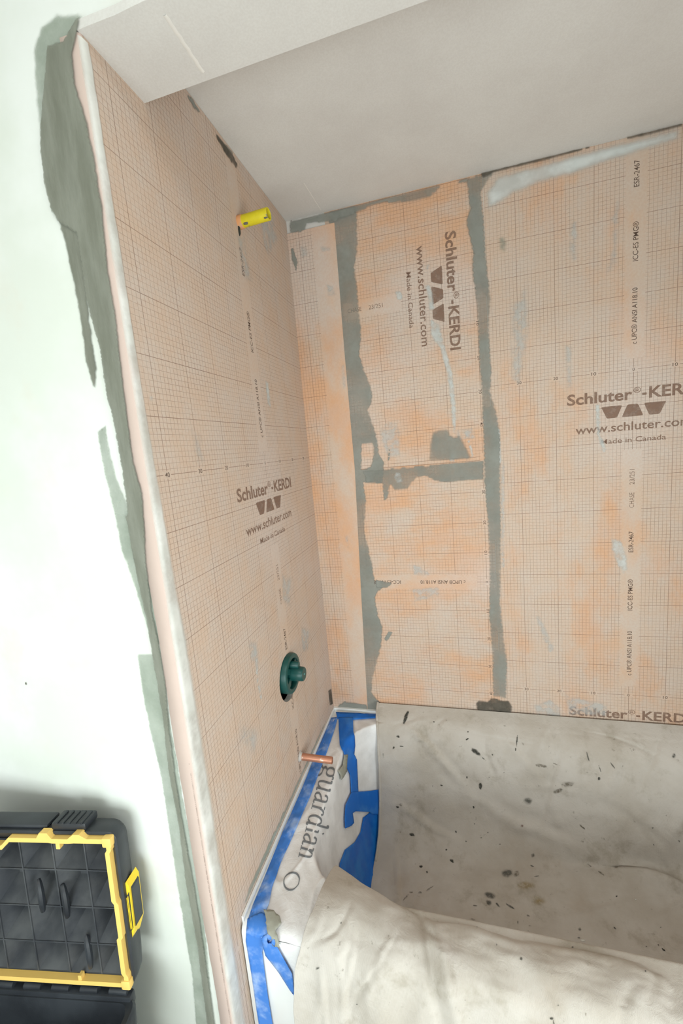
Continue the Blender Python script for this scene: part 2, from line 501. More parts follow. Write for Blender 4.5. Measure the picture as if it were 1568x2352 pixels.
wall_front = add('wall_front', MB().box((RX0, -0.81, 0.0), (-0.015, -0.72, RZ)).box((-0.015, -0.81, HEADZ + 0.004), (RX1, -0.792, RZ)).box((1.64, -0.81, 0.0), (RX1, -0.72, HEADZ + 0.004)).mesh('wall_front'),
                 M['paint'], label='white painted wall beside and above the alcove opening', kind='structure')
ceiling = add('ceiling', MB().box((-0.1, -0.70, CEIL), (1.64, 0.0, CEIL + 0.03)).mesh('ceiling'), M['drywall'], label='pale grey drywall ceiling of the alcove', kind='structure')
# header board with a ragged front edge
hb = MB()
pts = [(0.0, -0.679), (1.52, -0.679)]
xs = np.linspace(1.52, 0.0, 70)
pts += [(x, -0.8125 - 0.0015 * noise.noise(Vector((x * 22, 0.3, 0))) - 0.001 * noise.noise(Vector((x * 70, 1.3, 0)))) for x in xs]
hb.prism(pts, HEADZ, HEADZ + 0.012)
hb.box((0.0, -0.7915, HEADZ + 0.012), (1.52, -0.679, RZ))
header = add('trim_1', hb.mesh('trim_1'), M['drywall'], label='grey drywall header dropped across the front of the alcove', kind='structure')
def ridge(name, a, b, w, h, nrm, mat, parent):
    """a slightly lifted paper seam between two points"""
    a, b, nrm = Vector(a), Vector(b), Vector(nrm); d = (b - a).normalized(); s = d.cross(nrm)
    vs, fs = [], []
    N = 14
    for i in range(N + 1):
        c = a.lerp(b, i / N) + s * 0.0015 * noise.noise(Vector((i * 0.7, a.x * 9, 2)))
        k = 0.6 + 0.5 * noise.noise(Vector((i * 0.9, 4, a.y * 7)))
        for t, e in ((-w, 0.0001), (-w * 0.3, h * k), (w * 0.3, h * k * 0.8), (w, 0.0001)):
            vs.append(c + s * t + nrm * e)
    for i in range(N):
        for j in range(3):
            fs.append([i*4+j, i*4+j+1, (i+1)*4+j+1, (i+1)*4+j])
    return add(name, mesh_of(name, vs, fs, True), M[mat], parent)
def on_z(p, z): q = on_plane(p[0], p[1], 2, z); return q
ridge('paper_seam', on_z((378, 34), HEADZ), on_z((466, 166), HEADZ), 0.0032, 0.0014, (0, 0, -1), 'tape_joint', header)
ridge('paper_seam', on_z((697, 420), CEIL), on_z((736, 482), CEIL), 0.0012, 0.0012, (0, 0, -1), 'tape_joint', ceiling)
add('wall_room_left', MB().box((RX0 - 0.1, RY - 0.1, 0), (RX0, -0.81, RZ)).mesh('wall_room_left'), M['room_white'], label='plain white side wall of the bathroom', kind='structure')
SY0, SY1, SZ0, SZ1 = -1.93, -1.03, 0.41, 1.31  # opening for the added side window
add('wall_room_right', MB().box((RX1, RY - 0.1, 0), (RX1 + 0.1, SY0, RZ)).box((RX1, SY1, 0), (RX1 + 0.1, -0.72, RZ)).box((RX1, SY0, 0), (RX1 + 0.1, SY1, SZ0)).box((RX1, SY0, SZ1), (RX1 + 0.1, SY1, RZ)).mesh('wall_room_right'), M['room_white'], label='plain white side wall of the bathroom by the tub', kind='structure')
WX0, WX1, WZ0, WZ1 = -0.36, 0.66, 0.39, 1.21  # opening for the added rear window
add('wall_room_rear', MB().box((RX0, RY - 0.1, 0), (WX0, RY, RZ)).box((WX1, RY - 0.1, 0), (RX1, RY, RZ)).box((WX0, RY - 0.1, 0), (WX1, RY, WZ0)).box((WX0, RY - 0.1, WZ1), (WX1, RY, RZ)).mesh('wall_room_rear'),
    M['room_white'], label='white bathroom wall with the added window', kind='structure')
add('ceiling_room', MB().box((RX0 - 0.1, RY - 0.1, RZ), (RX1 + 0.1, -0.68, RZ + 0.05)).mesh('ceiling_room'), M['room_white'], label='white bathroom ceiling', kind='structure')
win = add('added_window_1', MB().box((WX0, RY - 0.08, WZ0), (WX0 + 0.04, RY - 0.03, WZ1)).box((WX1 - 0.04, RY - 0.08, WZ0), (WX1, RY - 0.03, WZ1)).box((WX0 + 0.04, RY - 0.08, WZ0), (WX1 - 0.04, RY - 0.03, WZ0 + 0.04)).box((WX0 + 0.04, RY - 0.08, WZ1 - 0.04), (WX1 - 0.04, RY - 0.03, WZ1)).mesh('added_window_1'),
          plain('window_frame', (235, 235, 232), 0.4, 0.4, 0.02), label='white frame of the unseen window added for light', kind='structure')
win2 = add('added_window_2', MB().box((RX1 + 0.03, SY0, SZ0), (RX1 + 0.08, SY0 + 0.04, SZ1)).box((RX1 + 0.03, SY1 - 0.04, SZ0), (RX1 + 0.08, SY1, SZ1)).box((RX1 + 0.03, SY0 + 0.04, SZ0), (RX1 + 0.08, SY1 - 0.04, SZ0 + 0.04)).box((RX1 + 0.03, SY0 + 0.04, SZ1 - 0.04), (RX1 + 0.08, SY1 - 0.04, SZ1)).mesh('added_window_2'), win.data.materials[0], label='white frame of the unseen side window added for light', kind='structure')
gl = NT('pane_glass', 0.02, 0.5); gl.b.inputs['Transmission Weight'].default_value = 1.0; gl.color((0.95, 0.98, 0.97))
add('pane', MB().box((WX0 + 0.04, RY - 0.06, WZ0 + 0.04), (WX1 - 0.04, RY - 0.054, WZ1 - 0.04)).mesh('pane'), gl.mat, win)
add('pane', MB().box((RX1 + 0.054, SY0 + 0.04, SZ0 + 0.04), (RX1 + 0.06, SY1 - 0.04, SZ1 - 0.04)).mesh('pane'), gl.mat, win2)

# ================================================================== MEMBRANE SHEETS
SEAM = 1.358
F_right = frame((0.9884, 0, 1.58), (1, 0, 0), (0, 0, 1))
s_right = sheet('membrane_sheet', F_right, [(0.605 - 0.9884, 0.42 - 1.58), (0.53, 0.42 - 1.58), (0.53, CEIL - 1.58 - 0.001), (0.605 - 0.9884, CEIL - 1.58 - 0.001)], 0.0, 0.0006, M['membrane'], wall_back, 'wide orange grid membrane sheet on the back wall')
roll_print(s_right, Matrix(F_right) @ Matrix.Translation((0, 0, 0.0006)), (-0.38, 0.53), (-1.14, 0.58), (-1, 0))
F_up = frame((0.5765, 0, 1.868), (0, 0, -1), (1, 0, 0))
s_up = sheet('membrane_sheet', F_up, [(1.868 - CEIL + 0.001, 0.13 - 0.5765), (1.868 - SEAM + 0.006, 0.13 - 0.5765), (1.868 - SEAM + 0.006, 0.604 - 0.5765), (1.868 - CEIL + 0.001, 0.604 - 0.5765)], 0.0, 0.0008, M['membrane_mid'], wall_back, 'orange membrane piece turned sideways, upper')
roll_print(s_up, Matrix(F_up) @ Matrix.Translation((0, 0, 0.0008)), (-0.31, 0.5), (-0.45, 0.02), (-1, 0))
F_low = frame((0.575, 0, 0.956), (0, 0, 1), (-1, 0, 0))
# overlaps the upper piece: the seam is its top edge
s_low = sheet('membrane_sheet', F_low, [(0.42 - 0.956, -0.029), (SEAM - 0.956, -0.029), (SEAM - 0.956 - 0.001, 0.445), (0.42 - 0.956, 0.445)], 0.0009, 0.0019, M['membrane_mid'], wall_back, 'orange membrane piece turned on its side, lower')
roll_print(s_low, Matrix(F_low) @ Matrix.Translation((0, 0, 0.0019)), (-0.5, 0.39), (-0.02, 0.44), (0,))
# narrow strip folded into the corner
zb = on_back((664, 553))[1]
F_band = frame((0.04, 0, zb), (1, 0, 0), (0, 0, 1))
bpoly = [(-0.0395, 0.455 - zb), (0.134 - 0.04, 0.462 - zb), (0.146 - 0.04, 0.9 - zb), (0.161 - 0.04, 1.36 - zb), (0.159 - 0.04, 1.75 - zb), (0.161 - 0.04, 2.134 - zb), (-0.0395, 2.134 - zb)]
s_band = sheet('corner_strip', F_band, bpoly, 0.0026, 0.0034, M['membrane_band'], wall_back, 'narrow orange sealing strip folded into the corner')

F_left = frame((0, -0.3645, 1.4115), (0, 1, 0), (0, 0, 1))
# left sheet: holed for the valve, wrapped round the outer corner of the wall
def left_sheet():
    y1 = -0.0005; y0 = -0.806; th = 0.0012
    me = holed_board(0.0002, th, y0, y1, 0.0, CEIL - 0.001, HOLE[0] + 0.001, HOLE[1] + 0.001, (HOLE[2][0] + 0.001, HOLE[2][1] + 0.001), 'left_sheet')
    inv = F_left.inverted()
    for v in me.vertices: v.co = inv @ v.co
    # rounded wrap onto the front face
    prof = []
    R = 0.006
    for k in range(7):
        a = math.pi / 2 * k / 6
        prof.append((th - R + R * math.cos(a), -0.806 - R * math.sin(a)))
    vs, fs = [], []
    NZ = 120
    for i in range(NZ + 1):
        z = HEADZ * i / NZ
        wv = 0.031 + 0.004 * noise.noise(Vector((z * 4.0, 3, 1))) + 0.0012 * noise.noise(Vector((z * 30, 7, 1)))
        row = [(x, y) for x, y in prof] + [(-wv, -0.8125 - 0.0008), (-wv - 0.0004, -0.8104)]
        for x, y in row: vs.append(inv @ Vector((x, y, z)))
    L = len(prof) + 2
    for i in range(NZ):
        for j in range(L - 1):
            fs.append([i*L+j, (i+1)*L+j, (i+1)*L+j+1, i*L+j+1])
    return me, mesh_of('corner_wrap', vs, fs, True)
me_a, me_b = left_sheet()
s_left = add('membrane_sheet', me_a, M['membrane_left'], wall_left, F_left, label='orange grid membrane sheet on the narrow end wall')
wrapm = plain('membrane_wrap', (204, 184, 174), 0.9, 0.1, 0.06, 14)
add('corner_wrap', me_b, wrapm, s_left, F_left, label='membrane edge folded round the outer corner')
roll_print(s_left, Matrix(F_left) @ Matrix.Translation((0, 0, 0.0012)), (-0.44, 0.36), (-0.96, 0.54), (-1, 0))

# ------------------------------------------------------------------ coats of thinset on the back wall
B = dict(parent=wall_back)
coat_back([(663,500),(667,538),(690,537),(703,530),(706,516),(768,512),(822,492),(860,473),(880,468),(905,470),(950,466),(985,458),(1003,443),(1012,432),(1050,425),(1078,420),(1078,392),(900,432),(768,470)], base=0.0036, jit=0.0016, feather=0.004, label='grey thinset along the ceiling line', **B)
coat_back([(752,480),(820,470),(824,560),(816,615),(822,660),(827,720),(832,775),(827,815),(838,850),(850,878),(857,905),(855,925),(846,942),(853,962),(862,985),(867,1010),(872,1040),(884,1065),(880,1112),(836,1110),(843,1150),(838,1215),(846,1250),(855,1290),(862,1330),(884,1347),(868,1360),(863,1378),(870,1415),(880,1440),(877,1480),(868,1520),(857,1560),(855,1590),(868,1605),(884,1628),(838,1645),(820,1500),(800,1080)],
          hole=[(832,1022),(855,1020),(856,1050),(850,1070),(832,1077)] and [on_back(p) for p in [(832,1022),(855,1020),(856,1050),(850,1070),(832,1077)]], base=0.0019, thick=0.0005, jit=0.0018, feather=0.006, label='grey thinset band beside the corner strip', seed=2, **B)
coat_back([(815,1081),(1112,1057),(1113,1104),(1080,1103),(1030,1110),(1000,1106),(975,1094),(955,1100),(935,1125),(905,1127),(896,1115),(892,1148),(880,1150),(876,1112),(838,1110),(836,1090)], base=0.0021, thick=0.0005, jit=0.0016, feather=0.005, label='grey thinset under the horizontal seam', seed=3, **B)
coat_back([(982,1062),(985,1020),(992,990),(1010,985),(1032,983),(1036,998),(1045,1002),(1056,995),(1070,1020),(1086,1056)], base=0.0012, thick=0.0004, jit=0.0016, feather=0.012, seed=4, **B)
coat_back([(1068,400),(1076,480),(1068,512),(1084,580),(1082,620),(1094,720),(1098,820),(1103,900),(1108,1000),(1110,1110),(1118,1200),(1122,1300),(1121,1420),(1128,1500),(1130,1600),(1164,1604),(1166,1520),(1158,1460),(1150,1380),(1152,1250),(1150,1100),(1150,1000),(1143,955),(1128,900),(1130,850),(1124,760),(1128,680),(1118,600),(1112,500),(1106,440),(1140,388)], base=0.0022, thick=0.0012, jit=0.0012, feather=0.006, label='grey thinset band covering the vertical sheet joint', seed=5, **B)
coat_back([(1094,1628),(1091,1615),(1100,1606),(1118,1610),(1130,1598),(1150,1606),(1168,1608),(1178,1622),(1172,1645),(1140,1652),(1110,1648)], 'grime', base=0.0036, thick=0.001, feather=0.006, seed=6, **B)
coat_back([(667,560),(675,572),(686,602),(681,630),(677,618),(669,595)], base=0.0037, feather=0.004, step=0.004, seed=7, **B)
coat_back([(762,1625),(790,1608),(815,1611),(844,1617),(846,1640),(765,1634)], base=0.0037, feather=0.006, seed=8, **B)
coat_back([(893,1447),(903,1452),(889,1474),(880,1468)], base=0.0025, feather=0.002, step=0.004, jit=0.0006, seed=9, **B)
coat_back([(892,1030),(897,1030),(895,1060),(889,1060)], base=0.0016, feather=0.002, step=0.004, jit=0.0006, seed=10, **B)
coat_back([(862,1330),(905,1338),(890,1350),(862,1352)], base=0.0024, feather=0.004, step=0.004, seed=11, **B)
coat_back([(1176,1636),(1230,1646),(1254,1658),(1230,1662),(1180,1654)], 'grime', base=0.0012, feather=0.004, step=0.005, seed=12, **B)
for i, pp in enumerate(([(1096,392),(1250,356),(1385,322),(1386,334),(1330,350),(1250,373),(1180,389),(1135,399),(1110,412)], [(1425,312),(1568,276),(1568,294),(1480,317),(1440,324)],
                        [(664,496),(768,468),(900,432),(1070,392),(1072,408),(900,448),(768,484),(667,512)])):
    coat_back(pp, 'grime', base=0.0042, thick=0.0012, feather=0.003, step=0.004, jit=0.0012, seed=20 + i, **B)
coat_back([(1140,540),(1165,540),(1168,575),(1150,590),(1142,570)], 'grime', name='thinset_smear', base=0.0009, thick=0.0002, feather=0.02, step=0.008, seed=31, **B).data.materials[0] = M['thinset_thin']
# pale dried smears
HZ = [
 ('haze_soft', [(1106,440),(1140,396),(1250,366),(1330,344),(1400,322),(1568,284),(1568,330),(1450,364),(1390,384),(1310,412),(1240,430),(1180,455),(1140,480),(1112,492)], 0.032),
 ('haze', [(1310,500),(1326,505),(1332,545),(1318,565),(1303,540)], 0.014),
 ('haze', [(1300,545),(1328,550),(1330,600),(1312,610),(1300,580)], 0.02),
 ('haze_strong', [(972,655),(988,650),(998,690),(1000,712),(984,716),(980,680)], 0.008),
 ('haze_strong', [(985,730),(1010,742),(1022,790),(1040,850),(1046,900),(1050,960),(1047,1000),(1037,992),(1033,930),(1024,860),(1008,800),(988,775)], 0.008),
 ('haze_strong', [(1066,985),(1072,985),(1090,1048),(1082,1056),(1074,1020)], 0.003),
 ('haze', [(985,595),(976,612),(980,625),(990,612)], 0.006),
 ('haze_strong', [(904,668),(924,668),(927,692),(909,690)], 0.005),
 ('haze', [(890,965),(915,970),(925,1000),(920,1050),(890,1056),(870,1010),(868,990)], 0.014),
 ('haze', [(1040,985),(1090,980),(1095,1010),(1050,1012)], 0.010),
 ('haze_strong', [(1033,1040),(1043,1040),(1047,1062),(1030,1062)], 0.005),
 ('haze', [(947,1295),(965,1300),(988,1316),(986,1324),(948,1322)], 0.006),
 ('haze', [(943,1350),(1010,1345),(1012,1372),(950,1384)], 0.010),
 ('haze_strong', [(1398,1232),(1425,1238),(1440,1270),(1443,1308),(1432,1322),(1416,1300),(1402,1262)], 0.010),
 ('haze', [(1222,1618),(1265,1603),(1288,1625),(1292,1657),(1235,1657)], 0.012),
 ('haze', [(1290,1590),(1330,1598),(1400,1612),(1400,1650),(1300,1645)], 0.02),
 ('haze', [(1222,1410),(1240,1412),(1260,1450),(1276,1492),(1262,1508),(1245,1470)], 0.012),
 ('haze_strong', [(1130,975),(1149,985),(1153,1050),(1150,1075),(1140,1055)], 0.006),
 ('haze', [(1380,640),(1420,620),(1430,470),(1418,440),(1396,500),(1400,570)], 0.02),
 ('haze', [(1165,700),(1215,640),(1225,760),(1200,900),(1165,880)], 0.03),
 ('haze', [(1290,780),(1318,790),(1320,900),(1295,900)], 0.02),
 ('haze_strong', [(1365,925),(1378,925),(1380,1000),(1395,1030),(1385,1045),(1368,1000)], 0.006),
 ('haze', [(1075,440),(1100,450),(1110,560),(1100,580),(1080,500)], 0.012),
 ('haze', [(1148,1050),(1160,1060),(1160,1320),(1150,1300)], 0.006),
 ('haze', [(906,1082),(920,1085),(925,1108),(912,1112),(904,1100)], 0.006),
]
for i, (mt, pp, fe) in enumerate(HZ):
    coat_back(pp, mt, name='thinset_smear', base=0.0026 if (i in (11, 12, 24, 17, 22)) else 0.0012, thick=0.0001, feather=fe, step=0.005, jit=0.0025, seed=40 + i, **B)
for i, pp in enumerate(([(746,650),(768,655),(777,682),(752,686)], [(733,563),(760,566),(762,580),(736,582)], [(687,563),(708,565),(712,590),(690,600)], [(782,838),(793,832),(797,890),(786,902)], [(790,1230),(800,1225),(806,1260),(796,1262)])):
    coat_back(pp, 'haze', name='thinset_smear', base=0.0037, thick=0.0003, feather=0.012, step=0.005, jit=0.002, seed=80 + i, **B)
# ------------------------------------------------------------------ smears on the left wall
L_ = dict(parent=wall_left, base=0.0016, thick=0.0001)
for i, (mt, pp, fe) in enumerate([
 ('haze_strong', [(325,698),(345,708),(342,736),(328,732)], 0.012),
 ('haze_strong', [(337,905),(353,910),(351,937),(340,930)], 0.010),
 ('haze_strong', [(606,868),(617,880),(623,945),(612,930)], 0.008),
 ('haze_strong', [(479,733),(489,735),(487,758),(480,750)], 0.006),
 ('haze', [(536,530),(560,520),(572,600),(585,660),(560,650),(548,600)], 0.03),
 ('haze', [(585,470),(625,480),(640,560),(615,600),(600,560)], 0.03),
 ('haze', [(420,960),(470,980),(480,1080),(440,1090)], 0.05),
 ('haze_strong', [(580,1475),(589,1490),(594,1560),(604,1618),(597,1618),(586,1560)], 0.006),
 ('haze', [(565,1460),(590,1470),(600,1540),(570,1520)], 0.02),
 ('haze', [(688,1435),(712,1445),(706,1500),(692,1500)], 0.014),
 ('haze', [(640,1310),(672,1320),(670,1400),(645,1390)], 0.03),
 ('haze', [(540,1640),(600,1660),(590,1760),(540,1720)], 0.05),
]):
    coat_left(pp, mt, feather=fe, step=0.008, jit=0.002, seed=100 + i, **L_)
for i, pp in enumerate(([(723,1166),(728,1164),(730,1202),(726,1204)], [(735,1335),(742,1335),(746,1380),(741,1382)], [(752,1585),(760,1580),(764,1618),(756,1622)])):
    coat_left(pp, 'grime', name='thinset_smear', feather=0.006, step=0.004, jit=0.001, seed=120 + i, **L_)
coat_left([(418,205),(432,232),(452,262),(458,258),(440,222)], 'thinset', name='thinset_patch', feather=0.004, step=0.005, seed=130, base=0.0018, thick=0.001, parent=wall_left)
coat_left([(478,290),(520,345),(560,385),(592,432),(600,437),(570,392),(525,338)], 'thinset', name='thinset_patch', feather=0.004, step=0.005, seed=131, base=0.0018, thick=0.001, parent=wall_left)
coat_left([(478,290),(500,312),(530,350),(548,385),(540,388),(520,362)], 'grime', name='thinset_patch', feather=0.004, step=0.005, seed=132, base=0.002, thick=0.001, parent=wall_left)
# the whitened outer edge of the wall, top to bottom
bv, bf, ba = [], [], []
NB = 240
for i in range(NB + 1):
    z = 0.01 + (HEADZ - 0.015) * i / NB
    w = 0.0075 + 0.003 * noise.noise(Vector((z * 5, 1, 5))) + 0.0016 * noise.noise(Vector((z * 40, 2, 5))) + 0.016 * max(0, min(1, (1.55 - z) / 0.6))
    h = 0.0022 + 0.0006 * noise.noise(Vector((z * 30, 4, 5)))
    row = [(0.0016 - 0.0055, -0.8126, 0.0), (0.0016 - 0.0022, -0.8123, 0.5), (0.0020, -0.8085, 0.9), (h + 0.0002, -0.8035, 1.0), (h + 0.0004, -0.8035 + w * 0.6, 1.0), (0.0019, -0.8035 + w, 0.35), (0.0014, -0.8035 + w * 1.35, 0.0)]
    for x, y, a in row: bv.append((x, y, z)); ba.append(a)
for i in range(NB):
    for j in range(6): bf.append([i*7+j, i*7+j+1, (i+1)*7+j+1, (i+1)*7+j])
me = mesh_of('plaster_bead', bv, bf, True)
at = me.attributes.new('a', 'FLOAT', 'POINT'); at.data.foreach_set('value', ba)
add('plaster_bead', me, M['bead'], wall_left, label='whitened outer edge of the end wall')
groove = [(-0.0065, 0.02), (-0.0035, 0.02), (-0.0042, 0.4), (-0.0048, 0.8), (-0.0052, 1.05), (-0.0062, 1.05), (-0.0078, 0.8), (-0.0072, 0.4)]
coat('groove_shade', groove, front3, (0, -1, 0), M['groove'], wall_left, feather=0.0014, thick=0.0001, base=0.0040, step=0.004, jit=0.0004, seed=142, grid=0.002)  # dark strip painted for the shade in the groove beside the bead
# soiled line at the foot of the wall above the tub
foot = [(-0.745, 0.462), (-0.01, 0.462), (-0.01, 0.472), (-0.2, 0.478), (-0.45, 0.482), (-0.7, 0.486)]
coat('thinset_smear', foot, left3, (1, 0, 0), M['thinset_thin'], wall_left, feather=0.007, thick=0.0006, base=0.0015, step=0.006, jit=0.003, seed=141)

# ------------------------------------------------------------------ thinset on the white wall
Fk = dict(parent=wall_front)
coat_front([(75,112),(92,60),(130,30),(180,28),(215,46),(243,80),(232,90),(205,104),(150,118),(128,130),(116,200),(110,290),(108,360),(92,345),(84,260),(77,180)], 'thinset_thin', base=0.0006, thick=0.001, feather=0.010, step=0.005, jit=0.002, grid=0.004, seed=150, label='thin greenish thinset halo at the top corner', **Fk)
coat_front([(114,108),(150,98),(185,86),(207,80),(204,98),(172,128),(180,200),(206,280),(224,370),(240,470),(254,620),(272,730),(285,850),(298,960),(312,1060),(332,1130),(337,1200),(342,1300),(354,1400),(370,1480),(384,1560),(394,1680),(410,1800),(432,1930),(454,2050),(472,2170),(487,2280),(500,2370),
            (480,2370),(466,2260),(453,2160),(428,2020),(413,1900),(388,1760),(375,1640),(358,1540),(338,1420),(318,1330),(303,1250),(288,1170),(296,1180),(283,1080),(272,1020),(262,960),(250,920),(240,860),(232,800),(213,735),(200,680),(188,600),(180,540),(140,515),(122,490),(106,430),(97,350),(97,290),(105,200)],
           base=0.0040, thick=0.0016, feather=0.004, step=0.004, jit=0.0012, seed=151, grid=0.004, label='dark grey thinset band down the outer corner', **Fk)
coat_front([(130,495),(182,520),(192,590),(205,690),(213,770),(226,850),(222,893),(214,895),(196,830),(188,770),(178,700),(165,640),(148,560)], base=0.0010, thick=0.001, feather=0.007, step=0.004, jit=0.002, grid=0.003, seed=152, **Fk)
coat_front([(222,990),(244,975),(256,1040),(270,1100),(296,1160),(316,1190),(330,1250),(350,1340),(372,1480),(347,1482),(325,1400),(300,1320),(280,1270),(262,1180),(245,1110),(232,1050)], 'thinset_thin', base=0.0008, thick=0.001, feather=0.005, step=0.004, jit=0.0016, grid=0.003, seed=153, **Fk)
coat_front([(315,1500),(365,1500),(380,1600),(404,1720),(426,1850),(448,1960),(468,2100),(480,2200),(492,2365),(450,2365),(440,2240),(420,2120),(400,1990),(385,1890),(370,1790),(345,1680),(328,1600)], 'thinset_thin', base=0.0008, thick=0.001, feather=0.005, step=0.004, jit=0.0016, grid=0.003, seed=154, **Fk)
for i, (x, y) in enumerate(((14, 332), (75, 275), (235, 988), (60, 1570))):
    a = [(x + 3.2 * math.cos(k), y + 4.6 * math.sin(k)) for k in np.linspace(0, 2 * math.pi, 9)[:-1]]
    coat_front(a, 'grime', name='paint_chip', base=0.0003, thick=0.0003, feather=0.002, step=0.002, jit=0.0004, seed=160 + i, **Fk)

# ================================================================== PLUMBING STUBS
def coated(name, rgb, smear, rough, spec, lo=0.55, hi=0.68, metal=0.0, sc=40):
    t = NT(name, rough, spec); n = t.noise(sc, 5, 0.6)
    c = t.mix(t.noise(90, 4), tuple(v * 0.85 for v in lin(rgb)), tuple(min(1, v * 1.1) for v in lin(rgb)))
    t.color(t.mix(t.ramp(n, lo, hi), c, lin(smear))); t.b.inputs['Metallic'].default_value = metal
    t.bump(t.noise(160, 3), 0.15, 0.0006); return t.mat
# yellow stub at the shower arm
st = thing('pipe_stub', (0.0, -0.3545, 2.006), 'short yellow pipe stub poking from the wall near the ceiling', 'pipe')
axis = (Vector((0.083, -0.361, 2.0055)) - Vector((-0.01, -0.3545, 2.006))).normalized(); o0 = Vector((-0.01, -0.3545, 2.006))
ly = 0.094
add('sleeve', smooth_angle(MB().lathe([(0.0108, 0), (0.0140, 0.0), (0.0142, 0.004), (0.0138, 0.04), (0.0140, ly - 0.002), (0.0135, ly), (0.0112, ly), (0.0108, ly - 0.002), (0.0105, ly - 0.03), (0.0, ly - 0.031)], o0, axis, 28).mesh('sleeve')), coated('yellow_plastic', (226, 210, 40), (128, 124, 104), 0.5, 0.4, 0.58, 0.64), st)
add('collar', smooth_angle(MB().lathe([(0.0146, 0.004), (0.0152, 0.010), (0.0152, 0.021), (0.0146, 0.0235), (0.0138, 0.024)], o0, axis, 24).mesh('collar')), coated('orange_collar', (234, 170, 118), (206, 170, 140), 0.8, 0.2), st, label='orange membrane collar at the wall')
def blob(c, ax, r, squash, seed, n=10):
    bm = bmesh.new(); bmesh.ops.create_icosphere(bm, subdivisions=2, radius=1.0)
    for v in bm.verts:
        k = 1 + 0.35 * noise.noise(v.co * 1.7 + Vector((seed, 0, 0)))
        v.co = Vector(c) + Vector((v.co.x * squash[0], v.co.y * squash[1], v.co.z * squash[2])) * r * k
    return MB().bm(bm)
for i, (d, w) in enumerate(((0.034, 0.0075), (0.088, 0.006))):
    p = o0 + axis * d + Vector((0.0, -0.0075, -0.0098))
    add('thinset_blob', blob(p, axis, w, (1.0, 0.45, 0.5), i * 3).mesh('thinset_blob', True), plain('thinset_lump', (112, 110, 100), 0.9, 0.1), st)
add('thinset_drip', blob((0.003, -0.3625, 1.985), axis, 0.006, (0.4, 0.55, 2.2), 9).mesh('thinset_drip', True), plain('drip_dark', (60, 62, 56), 0.9, 0.1), st)
# copper stub at the tub spout
cp = thing('copper_pipe', (0.0, -0.3535, 0.528), 'bare copper pipe stub sticking out above the tub rim', 'pipe')
o1 = Vector((-0.01, -0.355, 0.5315)); ax1 = (Vector((0.1005, -0.350, 0.5255)) - o1).normalized(); lc = 0.111
add('tube', smooth_angle(MB().lathe([(0.0092, 0), (0.0100, 0.0), (0.0100, lc - 0.001), (0.0095, lc), (0.0086, lc), (0.0084, lc - 0.002), (0.0084, lc - 0.04), (0.0, lc - 0.041)], o1, ax1, 26).mesh('tube')),
    coated('copper', (188, 132, 106), (214, 196, 182), 0.42, 0.5, 0.6, 0.7, 0.45, 60), cp)
add('thinset_ring', smooth_angle(MB().lathe([(0.0101, 0.018), (0.0115, 0.0155), (0.013, 0.0125), (0.0155, 0.0112), (0.017, 0.0108)], o1, ax1, 24).mesh('thinset_ring')), plain('ring_grey', (190, 184, 178), 0.9, 0.1), cp)

# mixing valve with its green plaster guard
vz = thing('shower_valve', (0.0, VALVE.y, VALVE.z), 'dark green plastic valve guard set in the end wall', 'valve')
green = coated('green_plastic', (18, 76, 72), (150, 158, 146), 0.38, 0.5, 0.70, 0.78, 0.0, 35)
greend = plain('green_plastic_deep', (14, 62, 60), 0.45, 0.4)
ctr = Vector((0, VALVE.y, VALVE.z)); XA = Vector((1, 0, 0))
add('guard_ring', smooth_angle(MB().lathe([(0.052, -0.03), (0.055, -0.03), (0.0565, 0.010), (0.0545, 0.0145), (0.050, 0.016), (0.043, 0.0155), (0.0415, 0.013), (0.0415, -0.01), (0.046, -0.03)], ctr, XA, 44, True).mesh('guard_ring')), green, vz)
add('back_plate', smooth_angle(MB().lathe([(0.0, -0.012), (0.0425, -0.012), (0.0425, -0.02), (0.0, -0.02)], ctr, XA, 40).mesh('back_plate')), greend, vz)
for a in (35, 145, 215, 325):
    a = math.radians(a); d = Vector((0, math.cos(a), math.sin(a))); s = XA.cross(d)
    vs = []
    for t in (0.018, 0.044):
        for sg in (-1, 1):
            for h in (-0.012, 0.0125): vs.append(ctr + d * t + s * sg * (0.0065 if t < 0.03 else 0.010) + XA * h)
    add('spoke', mesh_of('spoke', vs, [(0,1,3,2),(4,6,7,5),(0,4,5,1),(2,3,7,6),(1,5,7,3),(0,2,6,4)]), green, vz)
kc = ctr + Vector((0, 0.004, -0.003))
knob = add('stem_cap', smooth_angle(MB().lathe([(0.021, -0.012), (0.0205, 0.030), (0.0195, 0.044), (0.0175, 0.0465), (0.0, 0.0465)], kc, XA, 30).mesh('stem_cap')), green, vz)
add('centre_dimple', smooth_angle(MB().lathe([(0.0028, 0.0466), (0.0022, 0.0478), (0.0, 0.0478)], kc, XA, 14).mesh('centre_dimple')), coated('dimple', (90, 150, 146), (120, 160, 150), 0.3, 0.5), knob)
add('screw_post', smooth_angle(MB().lathe([(0.0105, -0.012), (0.0100, 0.030), (0.0085, 0.0325), (0.0, 0.0325)], ctr + Vector((0, 0.006, 0.023)), XA, 22).mesh('screw_post')), green, vz)
add('screw_post', smooth_angle(MB().lathe([(0.0075, -0.012), (0.0075, 0.006), (0.0, 0.0065)], ctr + Vector((0, -0.012, -0.031)), XA, 18).mesh('screw_post')), green, vz)
add('valve_body', smooth_angle(MB().lathe([(0.0, -0.085), (0.03, -0.085), (0.032, -0.02), (0.0, -0.02)], ctr, XA, 24).mesh('valve_body')), plain('brass', (150, 120, 70), 0.4, 0.5, metal=0.6), vz)

